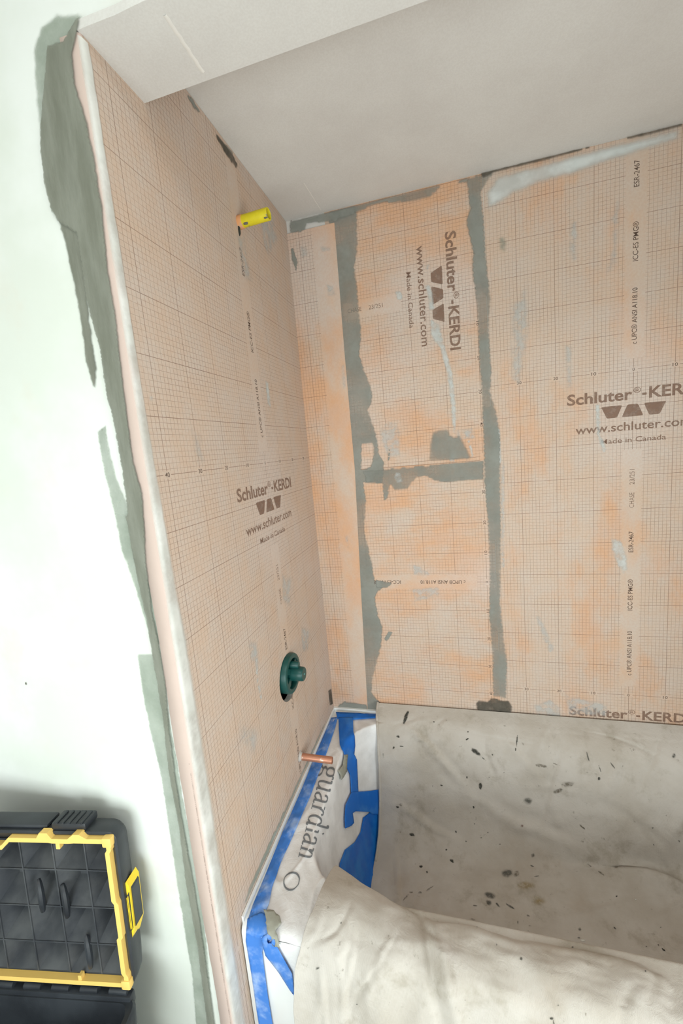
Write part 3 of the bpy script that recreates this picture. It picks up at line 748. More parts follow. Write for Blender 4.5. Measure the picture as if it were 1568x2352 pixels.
# ================================================================== BATHTUB
RIM = 0.45
TX0, TX1, TY0, TY1 = 0.004, 1.516, -0.75, -0.004
OX0, OX1, OY0, OY1, OR = 0.092, 1.43, -0.655, -0.062, 0.15
def inner_d(x, y):
    cx, cy = (OX0 + OX1) / 2, (OY0 + OY1) / 2
    qx = abs(x - cx) - (OX1 - OX0) / 2 + OR; qy = abs(y - cy) - (OY1 - OY0) / 2 + OR
    return -(math.hypot(max(qx, 0), max(qy, 0)) + min(max(qx, qy), 0) - OR)
def tub_z(x, y):
    d = inner_d(x, y)
    z = RIM
    if d > 0:
        t = min(1.0, d / 0.105)
        s = t * t * (3 - 2 * t) if t > 0.0 else 0
        s = 0.35 * s + 0.65 * (1 - (1 - t) ** 2.2)
        z = RIM - 0.35 * s * (1 if t < 1 else 1)
        k = min(1.0, d / 0.012); z = RIM * (1 - k) + z * k if k < 1 else z
    e = y - TY0
    if e < 0.02: z -= 0.02 - math.sqrt(max(0, 0.0004 - (0.02 - max(e, 0)) ** 2))
    return z
NX, NY = 200, 120
xs = np.linspace(TX0, TX1, NX); ys = np.concatenate([TY0 + 0.02 * (1 - np.cos(np.linspace(0, math.pi / 2, 8))), np.linspace(TY0 + 0.024, TY1, NY - 8)])
vs = [(x, y, tub_z(x, y)) for y in ys for x in xs]
fs = [[j*NX+i, j*NX+i+1, (j+1)*NX+i+1, (j+1)*NX+i] for j in range(NY - 1) for i in range(NX - 1)]
n0 = len(vs)
for zc in (0.40, 0.12, 0.105, 0.0):
    for x in xs: vs.append((x, TY0 + (0.012 if zc <= 0.105 else 0.0), zc))
rows = [list(range(NX))] + [list(range(n0 + k * NX, n0 + (k + 1) * NX)) for k in range(4)]
for a, b in zip(rows[1:], rows[:-1]):
    fs += [[a[i], a[i+1], b[i+1], b[i]] for i in range(NX - 1)]
tub = thing('bathtub', (0.76, -0.375, 0.0), 'white alcove bathtub covered by masking and a drop cloth', 'bathtub')
tub_me = smooth_angle(mesh_of('shell', vs, fs), 50)
add('shell', tub_me, M['tub'], tub)
# raised tiling flange against the walls
add('flange', MB().box((0.002, -0.74, RIM - 0.03), (0.0065, -0.003, RIM + 0.011)).box((0.0065, -0.0125, RIM - 0.03), (1.512, -0.003, RIM + 0.011)).mesh('flange'), M['tub'], tub)

# ------------------------------------------------------------------ white bag spread as masking over the tub's end
PX0, PX1, PY0, PY1 = 0.020, 0.235, -0.7485, -0.022
def paper_z(x, y):
    z = tub_z(x, y)
    # the bag bridges the tight inner corners instead of following them
    z2 = (tub_z(x - 0.012, y) + tub_z(x + 0.012, y) + tub_z(x, y - 0.008 if y > -0.71 else y) + tub_z(x, y + 0.012)) / 4
    z = max(z, z2)
    n = 0.0035 * noise.noise(Vector((x * 16, y * 10, 2))) + 0.0014 * noise.noise(Vector((x * 40 + y * 30, y * 18, 5)))
    cre = abs(noise.noise(Vector((x * 13 + 4, y * 8, 8))))
    return z + 0.0042 + max(-0.003, n) + 0.003 * max(0, 0.12 - cre) / 0.12
nx, ny = 64, 190
px_ = np.linspace(PX0, PX1, nx); py_ = np.linspace(PY0, PY1, ny)
vs = [(x + 0.0015 * noise.noise(Vector((y * 20, x * 5, 1))), y - 0.0075 * max(0.0, min(1.0, (-0.728 - y) / 0.02)), paper_z(x, y)) for y in py_ for x in px_]
fs = [[j*nx+i, j*nx+i+1, (j+1)*nx+i+1, (j+1)*nx+i] for j in range(ny - 1) for i in range(nx - 1)]
bag = thing('plastic_bag', (0.12, -0.4, RIM), 'white printed plastic bag taped over the tub end', 'bag')
pm = NT('white_plastic', 0.38, 0.4)
pm.color(pm.mix(pm.ramp(pm.noise(14, 5), 0.35, 0.7), lin((236, 236, 236)), lin((216, 215, 214))))
pm.bump(pm.noise(45, 4, 0.6, (1, 1, 1), (0, 0, 0), 1.5), 0.3, 0.004)
paper_me = mesh_of('sheet', vs, fs, True)
add('sheet', paper_me, pm.mat, bag)
def bvh(*meshes):
    V, P = [], []
    for me in meshes:
        n = len(V); V += [v.co.copy() for v in me.vertices]; P += [[i + n for i in p.vertices] for p in me.polygons]
    return BVHTree.FromPolygons(V, P)
# flap hanging over the outside of the tub
flap2 = [on_plane(x, y, 1, -0.7535) for x, y in [(618,2128),(700,2110),(760,2120),(760,2300),(700,2310),(674,2272),(642,2222),(612,2186),(600,2150)]]
v2, f2, d2 = fill([(p.x, p.z) for p in flap2], 0.008)
vs = [(p[0], -0.7540 - 0.0016 * (1 + noise.noise(Vector((p[0] * 25, p[1] * 25, 3)))), min(p[1], 0.4425)) for p in v2]
flap_me = mesh_of('flap', vs, f2, True)
add('flap', flap_me, pm.mat, bag)
tree = bvh(tub_me, paper_me, flap_me)

def decal(name, pix, mat, parent=None, tr=None, off=0.0012, step=3, maxlen=0.03, thick=0.0004, label=None, cat=None, group=None, jit=0.0, fade=None, seed=0, world=True):
    """a thin flexible piece pressed on a surface, outlined as it is seen from the camera"""
    tr = tr or tree
    v2, f2, d2 = fill([tuple(p) for p in pix], step, jit, seed=seed)
    vs, ns = [], []
    for p in v2:
        dr = pix_dir(*p); h = tr.ray_cast(CAM, dr)
        if h[0] is None: vs.append(None); ns.append(None); continue
        n = h[1] if h[1].dot(dr) < 0 else -h[1]
        vs.append(h[0] + n * off); ns.append(n)
    ff = [q for q in f2 if all(vs[i] is not None for i in q) and max((vs[q[i]] - vs[q[i-1]]).length for i in range(len(q))) < maxlen]
    used = sorted({i for q in ff for i in q}); mp = {k: i for i, k in enumerate(used)}
    V = [vs[i] for i in used]; Nn = [ns[i] for i in used]
    F2 = []
    for q in ff:
        q = [mp[i] for i in q]
        nn = (V[q[1]] - V[q[0]]).cross(V[q[2]] - V[q[0]])
        F2.append(q if nn.dot(Nn[q[0]]) > 0 else q[::-1])
    n = len(V)
    if thick:
        # closed slab: underside and rim
        edges = {}
        for q in F2:
            for i in range(len(q)):
                e = (q[i-1], q[i]); edges[e] = edges.get(e, 0) + 1
        rim = [e for e in edges if (e[1], e[0]) not in edges]
        V2 = V + [v - k * thick for v, k in zip(V, Nn)]
        F3 = F2 + [[i + n for i in q[::-1]] for q in F2] + [[b, a, a + n, b + n] for a, b in rim]
    else: V2, F3 = V, F2
    me = mesh_of(name, V2, F3, True)
    if fade:
        al = [min(1.0, d2[i] / fade) for i in used]
        if thick: al = al + al
        at = me.attributes.new('a', 'FLOAT', 'POINT'); at.data.foreach_set('value', al)
    wm = None
    if parent is None and V:
        c = sum(V, Vector()) / len(V)
        for v in me.vertices: v.co -= c
        wm = Matrix.Translation(c)
    return add(name, me, mat, parent, wm, label, cat, group)

def tape_mat(name, rgb, dust, lo, hi):
    t = NT(name, 0.55, 0.3); n = t.noise(18, 5, 0.6)
    t.color(t.mix(t.ramp(n, lo, hi), lin(rgb), lin(dust)))
    t.bump(t.noise(150, 3, 0.6, (1, 1, 1), (0, 0, 0), 0.6), 0.3, 0.0008); return t.mat
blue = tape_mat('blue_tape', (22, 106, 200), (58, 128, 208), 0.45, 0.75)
blue_dusty_lit = tape_mat('blue_tape_dusty_lit', (66, 126, 208), (158, 184, 226), 0.45, 0.72)  # paler for dust and for strong light at the front, both in the colour
blue_film = tape_mat('blue_film', (10, 100, 196), (36, 122, 206), 0.4, 0.7); blue_film.node_tree.nodes['Principled BSDF'].inputs['Roughness'].default_value = 0.3
# blue printed foot of the bag
decal('blue_panel', [(874,1845),(873,1901),(865,1967),(852,2030),(848,2048),(803,2030),(777,2006),(778,1983),(790,1952),(813,1934),(826,1911),(832,1878),(845,1868)], blue_film, bag, off=0.0030, label='blue panel of the bag')
# strips of painter's tape
TG = 'blue masking tape strips on the tub'
decal('masking_tape', [(761,1650),(727,1730),(691,1818),(664,1880),(650,1911),(609,2013),(581,2080),(569,2116),(600,2122),(617,2080),(625,2041),(645,1983),(671,1926),(686,1891),(712,1832),(733,1776),(752,1725),(771,1669),(775,1648)], blue_dusty_lit, off=0.0032, label='long blue masking tape strip along the tub edge beside the end wall', cat='tape', group=TG)
decal('masking_tape', [(771,1637),(812,1639),(866,1642),(866,1651),(812,1655),(775,1653)], blue, off=0.0040, label='short blue masking tape strip on the back rim of the tub', cat='tape', group=TG)
decal('masking_tape', [(777,1650),(780,1713),(786,1727),(793,1763),(801,1780),(803,1822),(820,1820),(817,1744),(811,1732),(813,1713),(811,1650)], blue, off=0.0050, label='blue masking tape strip running down from the back corner of the tub', cat='tape', group=TG)
decal('masking_tape', [(803,1820),(850,1815),(880,1809),(880,1872),(851,1869),(845,1865),(812,1864),(806,1868),(809,1890),(803,1897),(788,1903),(787,1880),(789,1849)], blue, off=0.0062, label='wide torn blue masking tape crossing towards the drop cloth', cat='tape', group=TG)
decal('masking_tape', [(569,2112),(566,2156),(579,2233),(590,2310),(600,2372),(632,2372),(617,2284),(606,2200),(604,2182),(617,2150),(618,2108),(600,2098)], blue_dusty_lit, off=0.0042, label='blue masking tape strip running down the outside of the tub', cat='tape', group=TG, maxlen=0.06)
decal('masking_tape', [(602,2152),(622,2140),(642,2174),(673,2230),(678,2280),(668,2268),(642,2227),(612,2188)], blue_dusty_lit, off=0.0056, label='short slanting blue masking tape strip at the front tub corner', cat='tape', group=TG, maxlen=0.06)
lump = plain('cement_smear', (158, 158, 146), 0.9, 0.1, 0.15, 60, 0.5)
decal('cement_splat', [(786,1734),(795,1733),(793,1757),(793,1772),(786,1784),(779,1792),(777,1780),(773,1772),(783,1757)], lump, bag, off=0.0062, step=3, jit=0.8, label='grey cement splash')
decal('cement_splat', [(606,2094),(625,2096),(642,2110),(648,2125),(634,2140),(640,2152),(646,2168),(630,2164),(620,2145),(612,2120)], lump, bag, off=0.0072, step=4, jit=1.5, maxlen=0.06, label='grey cement lump at the front corner')
# serif lettering printed on the bag, read from the wall downwards
GL = {
 'g': ([[(0.42,0.98),(0.15,0.9),(0.1,0.62),(0.3,0.42),(0.58,0.45),(0.68,0.72),(0.58,0.94),(0.42,0.98)], [(0.6,0.92),(0.78,1.02),(0.9,0.96)], [(0.3,0.42),(0.14,0.24),(0.3,0.1),(0.62,0.06),(0.82,-0.12),(0.7,-0.38),(0.4,-0.46),(0.12,-0.38),(0.06,-0.16),(0.26,0.08)]], 0.95),
 'u': ([[(0.02,0.95),(0.2,0.95),(0.2,0.3),(0.32,0.04),(0.55,0.06),(0.72,0.28)], [(0.6,0.95),(0.74,0.95),(0.74,0.06),(0.92,0.04)]], 0.98),
 'a': ([[(0.14,0.76),(0.24,0.95),(0.46,0.98),(0.6,0.82),(0.6,0.16),(0.7,0.02),(0.86,0.08)], [(0.6,0.6),(0.3,0.48),(0.1,0.28),(0.16,0.06),(0.36,0.02),(0.6,0.22)]], 0.9),
 'r': ([[(0.02,0.95),(0.2,0.96),(0.2,0.03)], [(0.0,0.02),(0.42,0.02)], [(0.2,0.6),(0.36,0.9),(0.56,0.96),(0.66,0.84)]], 0.72),
 'd': ([[(0.66,0.8),(0.44,0.98),(0.2,0.88),(0.08,0.5),(0.2,0.1),(0.44,0.0),(0.66,0.2)], [(0.52,1.5),(0.68,1.52),(0.68,0.04),(0.86,0.04)]], 0.96),
 'i': ([[(0.04,0.95),(0.2,0.96),(0.2,0.03)], [(0.0,0.02),(0.4,0.02)], [(0.17,1.32),(0.23,1.38)]], 0.46),
 'n': ([[(0.02,0.95),(0.2,0.96),(0.2,0.03)], [(0.02,0.02),(0.38,0.02)], [(0.2,0.62),(0.4,0.94),(0.6,0.94),(0.7,0.7),(0.7,0.03)], [(0.54,0.02),(0.88,0.02)]], 0.98),
 'O': ([[(0.6,1.4),(0.22,1.2),(0.06,0.72),(0.22,0.22),(0.6,0.0),(0.98,0.22),(1.14,0.72),(0.98,1.2),(0.6,1.4)]], 1.4),
}
def cat(P, t):
    n = len(P) - 1; i = min(int(t * n), n - 1); f = t * n - i
    p0, p1, p2, p3 = P[max(i-1, 0)], P[i], P[i+1], P[min(i+2, n)]
    return tuple(0.5 * ((2*b) + (c-a)*f + (2*a-5*b+4*c-d)*f*f + (-a+3*b-3*c+d)*f**3) for a, b, c, d in zip(p0, p1, p2, p3))
def bag_text(s, start, end, size, pen):
    b = MB(); (x0, y0), (x1, y1) = start, end
    L = math.hypot(x1 - x0, y1 - y0); dx, dy = (x1 - x0) / L, (y1 - y0) / L; ux, uy = -dy * -1, dx * -1   # text up: to the right of the reading direction
    ux, uy = dy, -dx
    adv = sum(GL[c][1] if c != ' ' else 0.5 for c in s); k = L / adv; pos = 0.0
    for c in s:
        if c == ' ': pos += 0.5; continue
        for st in GL[c][0]:
            pts = []
            if len(st) > 3:
                N = (len(st) - 1) * 6
                pts = [cat(st, j / N) for j in range(N + 1)]
            else:
                for a, e in zip(st[:-1], st[1:]):
                    for j in range(4): pts.append((a[0] + (e[0]-a[0]) * j / 4, a[1] + (e[1]-a[1]) * j / 4))
                pts.append(st[-1])
            Lp, Rp = [], []
            for i, p in enumerate(pts):
                a = pts[max(i-1, 0)]; e = pts[min(i+1, len(pts)-1)]
                t = Vector((e[0]-a[0], e[1]-a[1])).normalized() if (e[0]-a[0], e[1]-a[1]) != (0, 0) else Vector((1, 0))
                wd = pen * (0.35 + 0.65 * abs(t.y))
                Lp.append((p[0] - t.y * wd, p[1] + t.x * wd)); Rp.append((p[0] + t.y * wd, p[1] - t.x * wd))
            V = []
            for q in Lp + Rp:
                X = x0 + dx * (pos + q[0]) * k + ux * q[1] * size; Y = y0 + dy * (pos + q[0]) * k + uy * q[1] * size
                dr = pix_dir(X, Y); h = tree.ray_cast(CAM, dr)
                n = h[1] if h[1].dot(dr) < 0 else -h[1]
                V.append(h[0] + n * 0.0011)
            n = len(pts)
            b.raw(V, [[i, i+1, n+i+1, n+i] for i in range(n - 1)])
        pos += GL[c][1]
    return b
ink = NT('bag_ink', 0.6, 0.2); ink.color(lin((120, 124, 128)))
add('printed_word', bag_text('guardian', (742, 1756), (684, 1972), 30, 0.075).mesh('printed_word'), ink.mat, bag, label='grey serif lettering')
add('printed_letter', bag_text('O', (664, 1996), (640, 2044), 25, 0.06).mesh('printed_letter'), ink.mat, bag)

# ================================================================== CANVAS DROP CLOTH
PROF = [(-0.008,0.492),(-0.018,0.486),(-0.034,0.477),(-0.055,0.464),(-0.075,0.440),(-0.092,0.402),(-0.108,0.35),(-0.124,0.28),(-0.144,0.21),(-0.175,0.155),(-0.225,0.128),(-0.30,0.119),(-0.38,0.117),(-0.46,0.119),(-0.53,0.130),(-0.580,0.168),(-0.612,0.250),(-0.634,0.340),(-0.652,0.420),(-0.672,0.462),(-0.700,0.473),(-0.730,0.470),(-0.757,0.452),(-0.770,0.405),(-0.777,0.33),(-0.783,0.24),(-0.789,0.15),(-0.795,0.06)]
# left edge of the cloth along the profile
LE = [(0.0,0.172),(0.08,0.172),(0.16,0.180),(0.24,0.184),(0.32,0.182),(0.40,0.184),(0.47,0.186),(0.54,0.186),(0.60,0.186),(0.66,0.180),(0.70,0.172),(0.74,0.160),(0.78,0.150),(0.81,0.144),(0.85,0.132),(0.89,0.124),(0.94,0.130),(1.0,0.138)]
def left_edge(t):
    for (a, x), (b, y) in zip(LE[:-1], LE[1:]):
        if t <= b: return x + (y - x) * (t - a) / (b - a)
    return LE[-1][1]
CR = []
rc = random.Random(11)
for _ in range(46):
    x0, t0 = rc.uniform(0.2, 1.5), rc.uniform(0.10, 0.66); a = rc.uniform(0, math.pi); L = rc.uniform(0.06, 0.22)
    CR.append((x0, t0, math.cos(a), math.sin(a), L, rc.choice((-1, 1, 1)) * rc.uniform(0.0015, 0.0042), rc.uniform(0.006, 0.014)))
for _ in range(34):
    x0 = rc.uniform(0.15, 1.2); t0 = rc.uniform(0.70, 0.98); a = math.pi / 2 + rc.uniform(-0.5, 0.5); L = rc.uniform(0.05, 0.16)
    CR.append((x0, t0, math.cos(a), math.sin(a), L, rc.choice((-1, 1)) * rc.uniform(0.002, 0.0045), rc.uniform(0.005, 0.010)))
# main folds read off the cloth: from the back rim down to the right, and along the foot of the back wall
for (xa, ta, xb, tb, am, w) in ((0.26, 0.13, 0.52, 0.27, 0.007, 0.016), (0.52, 0.27, 0.80, 0.33, 0.009, 0.018), (0.80, 0.33, 1.30, 0.38, 0.012, 0.022), (0.20, 0.30, 0.50, 0.345, 0.006, 0.014), (0.60, 0.12, 0.70, 0.24, 0.004, 0.012), (0.95, 0.12, 0.86, 0.27, 0.005, 0.016), (1.1, 0.2, 1.02, 0.33, 0.006, 0.016)):
    dx, dt = xb - xa, (tb - ta) * 1.75; L = math.hypot(dx, dt)
    CR.append(((xa + xb) / 2, (ta + tb) / 2, dx / L, dt / L, L / 2, am, w))
def creases(x, t):
    h = 0.0
    for (x0, t0, c, s_, L, am, w) in CR:
        dx, dt = x - x0, (t - t0) * 1.75
        u = dx * c + dt * s_
        if abs(u) > L: continue
        v = -dx * s_ + dt * c + 0.012 * math.sin(u / L * 2.2 + x0 * 9)
        if abs(v) > 3 * w: continue
        e = 1 - (u / L) ** 2
        h += am * e * (math.exp(-(v / w) ** 2) - 0.5 * math.exp(-((v + 1.3 * w) / w) ** 2))
    return h
def cloth_pt(x, t):
    y, z = cat(PROF, t)
    # the crest follows the rounded corner of the tub opening
    wc = math.exp(-((t - 0.69) / 0.055) ** 2)
    y += wc * 0.082 * max(0, 1 - (x - 0.15) / 0.26) ** 1.3 if x < 0.41 else 0
    n1 = noise.noise(Vector((x * 3.2, t * 9, 1.0))); n2 = noise.noise(Vector((x * 9, t * 22, 4.0))); n3 = noise.noise(Vector((x * 26, t * 60, 7.0)))
    back = max(0, 1 - abs(t - 0.27) / 0.16)
    # cloth sags off the back wall and tucks under itself towards the right
    sag = back * (0.030 * max(0, min(1, (x - 0.35) / 0.6)) + 0.006)
    y -= sag * (1 + 0.5 * n1); z += 0.4 * sag
    dip = math.exp(-((t - (0.345 + 0.03 * math.sin(x * 4.0))) / 0.018) ** 2) * 0.016 * max(0, min(1, (x - 0.3) / 0.5)); z -= dip; y += dip * 0.6
    tp = 0.5 + 0.5 * math.tanh((t - 0.09) / 0.03)
    if t < 0.16: n1 *= 0.15; n2 *= 0.3; n3 *= 0.4
    z += tp * (0.0065 * n2 + 0.0020 * n3) + (0.006 * n1 if 0.3 < t < 0.6 else 0.002 * n1)
    y += tp * (0.0055 * n2 + 0.0016 * n3) * (1 if t < 0.3 else 0.5)
    # folds radiating on the front fall
    if t > 0.64:
        k = min(1, (t - 0.64) / 0.08)
        g = math.sin(x * 62 + 3.0 * n1 + (t - 0.7) * 9) * math.exp(-((x - 0.33) / 0.20) ** 2) + 0.7 * math.sin(x * 23 + 5 * n1)
        y += -0.0045 * k * g - 0.004 * k; z += 0.0045 * k * g * (1 if t < 0.83 else 0.2)
        fold = math.exp(-((x - 0.405 - 0.25 * (t - 0.7)) / 0.012) ** 2) - 0.8 * math.exp(-((x - 0.375 - 0.25 * (t - 0.7)) / 0.010) ** 2)
        y -= 0.010 * k * fold; z += 0.010 * k * fold
        # the crest drops off towards the foot of the tub
        dr = max(0, min(1, (x - 0.74) / 0.12)); dr = dr * dr * (3 - 2 * dr)
        z -= 0.030 * dr * math.exp(-((t - 0.75) / 0.12) ** 2)
    h = creases(x, t)
    if t < 0.34: y -= 0.85 * h * tp; z += 0.5 * h * tp
    elif t < 0.62: z += h
    elif t < 0.80: z += 0.8 * h; y -= 0.3 * h
    else: y -= h
    d_need = tub_z(min(x, 1.5), y) + 0.004 if y > -0.748 else 0
    if y > -0.748 and z < d_need: z = d_need
    return Vector((x, y, z))
NXc, NTc = 300, 250
vs = []
for j in range(NTc + 1):
    t = j / NTc; xl = left_edge(t) + 0.0025 * noise.noise(Vector((t * 26, 2, 9)))
    for i in range(NXc + 1):
        s = i / NXc; x = xl + (1.505 - xl) * (s ** 1.25)
        vs.append(cloth_pt(x, t))
fs = [[j*(NXc+1)+i, j*(NXc+1)+i+1, (j+1)*(NXc+1)+i+1, (j+1)*(NXc+1)+i] for j in range(NTc) for i in range(NXc)]
fs = [q[::-1] for q in fs]
cloth_me = mesh_of('canvas', vs, fs, True)
nz = sum(p.normal.z for p in cloth_me.polygons)
if nz < 0: cloth_me.flip_normals()
cm = NT('canvas', 0.95, 0.08)
c1 = cm.mix(cm.ramp(cm.noise(5, 6, 0.62), 0.35, 0.68), lin((206, 200, 192)), lin((190, 182, 171)))
c1 = cm.mix(cm.ramp(cm.noise(3.0, 5, 0.6, (1, 1, 1), (5, 2, 7)), 0.56, 0.74, 0, 0.55), c1, lin((176, 158, 138)))
c1 = cm.mix(cm.ramp(cm.noise(55, 4, 0.7), 0.64, 0.74, 0, 0.5), c1, lin((120, 112, 100)))
c1 = cm.mix(cm.ramp(cm.noise(8, 6, 0.7, (1, 1, 1), (1, 8, 3)), 0.52, 0.70, 0, 0.7), c1, lin((164, 155, 140)))
cm.color(c1)
wv = cm.n.new('ShaderNodeTexWave'); wv.inputs['Scale'].default_value = 260; cm.l.new(cm.tc.outputs['Object'], wv.inputs['Vector'])
cm.bump(cm.m('ADD', cm.m('MULTIPLY', wv.outputs['Fac'], 0.15), cm.noise(38, 6, 0.65, (1, 1, 1), (0, 0, 0), 1.2)), 0.5, 0.005)
cloth = thing('drop_cloth', (0.8, -0.4, 0.1), 'beige canvas drop cloth with paint spots lining the bathtub', 'cloth')
cv = add('canvas', cloth_me, cm.mat, cloth)
sol = cv.modifiers.new('thickness', 'SOLIDIFY'); sol.thickness = 0.0022; sol.offset = 1.0
hem = MB()
hem.tube([Vector(cloth_pt(left_edge(t) + 0.004, t)) + Vector((0.0, -0.001, 0.003)) for t in np.linspace(0.0, 0.40, 60)], [0.0042 + 0.0016 * noise.noise(Vector((t * 30, 1, 1))) for t in np.linspace(0, 0.4, 60)], 10)
add('hem', hem.mesh('hem', True), cm.mat, cv)
ctree = bvh(cloth_me)
def stain_mat(name, rgb, a0, a1):
    t = NT(name, 0.8, 0.2); t.color(lin(rgb))
    t.alpha(t.m('MULTIPLY', t.ramp(t.attr('a'), 0, 1), t.ramp(t.noise(120, 4), 0.35, 0.6, a0, a1))); return t.mat
ST = {'k': stain_mat('stain_black', (66, 66, 60), 0.7, 0.95), 'g': stain_mat('stain_grey', (98, 98, 92), 0.45, 0.95), 'f': stain_mat('stain_faint', (120, 112, 98), 0.15, 0.8), 'r': stain_mat('stain_red', (120, 76, 66), 0.6, 0.9), 'w': stain_mat('stain_white', (232, 232, 226), 0.8, 1.0), 'y': stain_mat('stain_yellow', (176, 152, 96), 0.1, 0.5)}
def c6(x, y): return (850 + x / 2.184, 1600 + y / 2.184)
def c7(x, y): return (650 + x / 1.708, 1950 + y / 1.708)
SP = [(c6(180,105),5,17,20,'k'),(c6(140,200),5,3,20,'k'),(c6(157,248),6,2,5,'k'),(c6(118,255),2.5,4.5,20,'k'),(c6(528,275),15,7,35,'k'),(c6(568,310),8,2,40,'g'),(c6(735,225),1.8,16,5,'k'),(c6(728,265),2,4,0,'k'),(c6(1520,298),6,7,0,'g'),(c6(1147,410),4,4.5,0,'k'),(c6(485,403),2.5,3.5,0,'k'),(c6(553,447),5,9,0,'k'),(c6(358,443),3.5,2.5,0,'k'),(c6(788,518),13,10,10,'g'),(c6(518,552),2.2,4,-15,'k'),(c6(138,552),4,3,0,'k'),(c6(155,542),6,5,0,'f'),(c6(210,694),7,5,20,'k'),(c6(430,677),2.5,4,0,'k'),(c6(523,637),2,2,0,'k'),(c6(760,647),4.5,4,0,'r'),(c6(382,770),3.2,3,0,'k'),(c6(410,827),6.5,4.2,40,'k'),(c6(254,855),4.2,4,0,'k'),(c6(284,883),2.4,3.6,-20,'k'),(c6(690,890),18,11,0,'g'),(c6(735,893),8,10,0,'f'),(c6(600,1000),16,9,15,'g'),(c6(595,1035),10,7,50,'g'),(c6(815,795),6,7,40,'g'),(c6(810,852),6.5,2.4,20,'g'),(c6(640,1050),9,3,50,'g'),(c6(527,1053),7,2.2,10,'g'),(c6(700,1055),14,3,35,'g'),(c6(1090,300),2.2,14,-15,'g'),(c6(1150,360),1.5,14,-18,'g'),(c6(1215,345),2,13,-38,'g'),(c6(990,440),18,10,0,'f'),(c6(940,470),16,6,-20,'f'),(c6(855,345),18,5,10,'f'),(c6(930,338),12,1.6,22,'f'),(c6(490,178),2.2,2.2,0,'k'),(c6(487,213),5,2.6,-35,'k'),(c6(320,128),4,1.8,0,'k'),(c6(612,290),2,2.4,0,'k'),(c6(1330,1022),3.6,2.4,0,'w'),(c6(1415,655),3,3,0,'g'),(c6(1545,720),4,3,40,'g'),(c6(1420,740),4,2,40,'g'),(c6(1235,1003),2.5,2.5,0,'g'),(c6(650,740),2,2,0,'k'),(c6(505,580),1.5,2,0,'f'),(c6(596,402),2.2,2,0,'g'),(c6(670,380),2,1.5,0,'k'),(c6(685,503),1.5,1.5,0,'k'),(c6(346,580),1.2,1.2,0,'k'),(c6(313,447),1,3.5,0,'g'),(c6(152,680),2,2,0,'r'),(c6(590,680),3,2.5,0,'f'),(c6(555,707),3.5,2.5,0,'f'),(c6(480,727),3,2,30,'g'),(c6(75,740),0.9,18,5,'k'),(c6(65,290),1.5,8,0,'g'),(c6(1020,578),3,4,0,'f'),(c6(1060,650),10,3,40,'f'),(c6(1100,848),8,2.5,40,'f'),(c6(1160,890),10,3,35,'f'),(c6(835,905),8,2,-10,'g'),(c6(300,965),14,3,-35,'f'),(c6(250,988),6,5,0,'f'),(c6(180,1010),12,2.5,-50,'f'),(c6(205,985),5,4,0,'f'),(c6(780,950),26,14,0,'y'),(c6(840,1030),22,18,0,'y'),
      (c7(933,435),4.6,4.6,0,'k'),(c7(137,464),6,3.6,-15,'g'),(c7(1053,660),6,5,10,'k'),(c7(1062,680),2,9,-10,'k'),(c7(838,380),1.8,3.4,0,'k'),(c7(1420,485),2.4,2.2,0,'k'),(c7(1163,318),5,4.5,0,'g'),(c7(1175,362),8,4,10,'w'),(c7(1160,352),4,3,0,'g'),(c7(1490,398),6,2,45,'k'),(c7(1473,380),4,1.6,45,'k'),(c7(1425,387),2.6,2.6,0,'k'),(c7(1300,313),6,2,40,'k'),(c7(1480,310),2.5,2.2,0,'k'),(c7(1307,188),2.5,2.5,0,'k'),(c7(1135,390),3,2.4,0,'k'),(c7(293,605),2.6,1.8,0,'g'),(c7(228,293),2,2.6,0,'k'),(c7(155,397),1.8,1.8,0,'g'),(c7(390,180),2,1.6,0,'k'),(c7(760,312),3,1.8,20,'g'),(c7(1078,610),3,2,0,'g'),(c7(685,628),2,2,0,'f'),(c7(875,478),2,2,0,'f'),(c7(920,290),2,5,0,'g'),(c7(960,265),5,3,20,'g'),(c7(745,280),8,3,20,'f'),(c7(967,305),4,3,0,'f'),(c7(1185,645),2.6,5,0,'f')]
for i, ((x, y), rx, ry, an, k) in enumerate(SP):
    an = math.radians(an); P = []
    for q in range(12):
        a = 2 * math.pi * q / 12; w = 1 + 0.35 * noise.noise(Vector((math.cos(a) * 1.3, math.sin(a) * 1.3, i * 3.1)))
        ex, ey = math.cos(a) * rx * w, math.sin(a) * ry * w
        P.append((x + ex * math.cos(an) - ey * math.sin(an), y + ex * math.sin(an) + ey * math.cos(an)))
    mr = min(rx, ry)
    decal('paint_spot', P, ST[k], cv, ctree, off=0.0030, step=max(1.2, mr * 0.5), thick=0, fade=max(0.5, mr * (0.35 if k == 'k' else 0.8)), seed=i)

# ================================================================== OPEN TOOL BOX
yaw, lean, BH, BW = 0.155, 0.0672, 0.30, 0.43
TR = Vector((-0.1514, -0.87, 0.7654))
ux = Vector((math.cos(yaw), math.sin(yaw), 0)); n0 = Vector((math.sin(yaw), -math.cos(yaw), 0)); zz = Vector((0, 0, 1))
up = (zz * math.cos(lean) - n0 * math.sin(lean)).normalized(); nn = ux.cross(up)
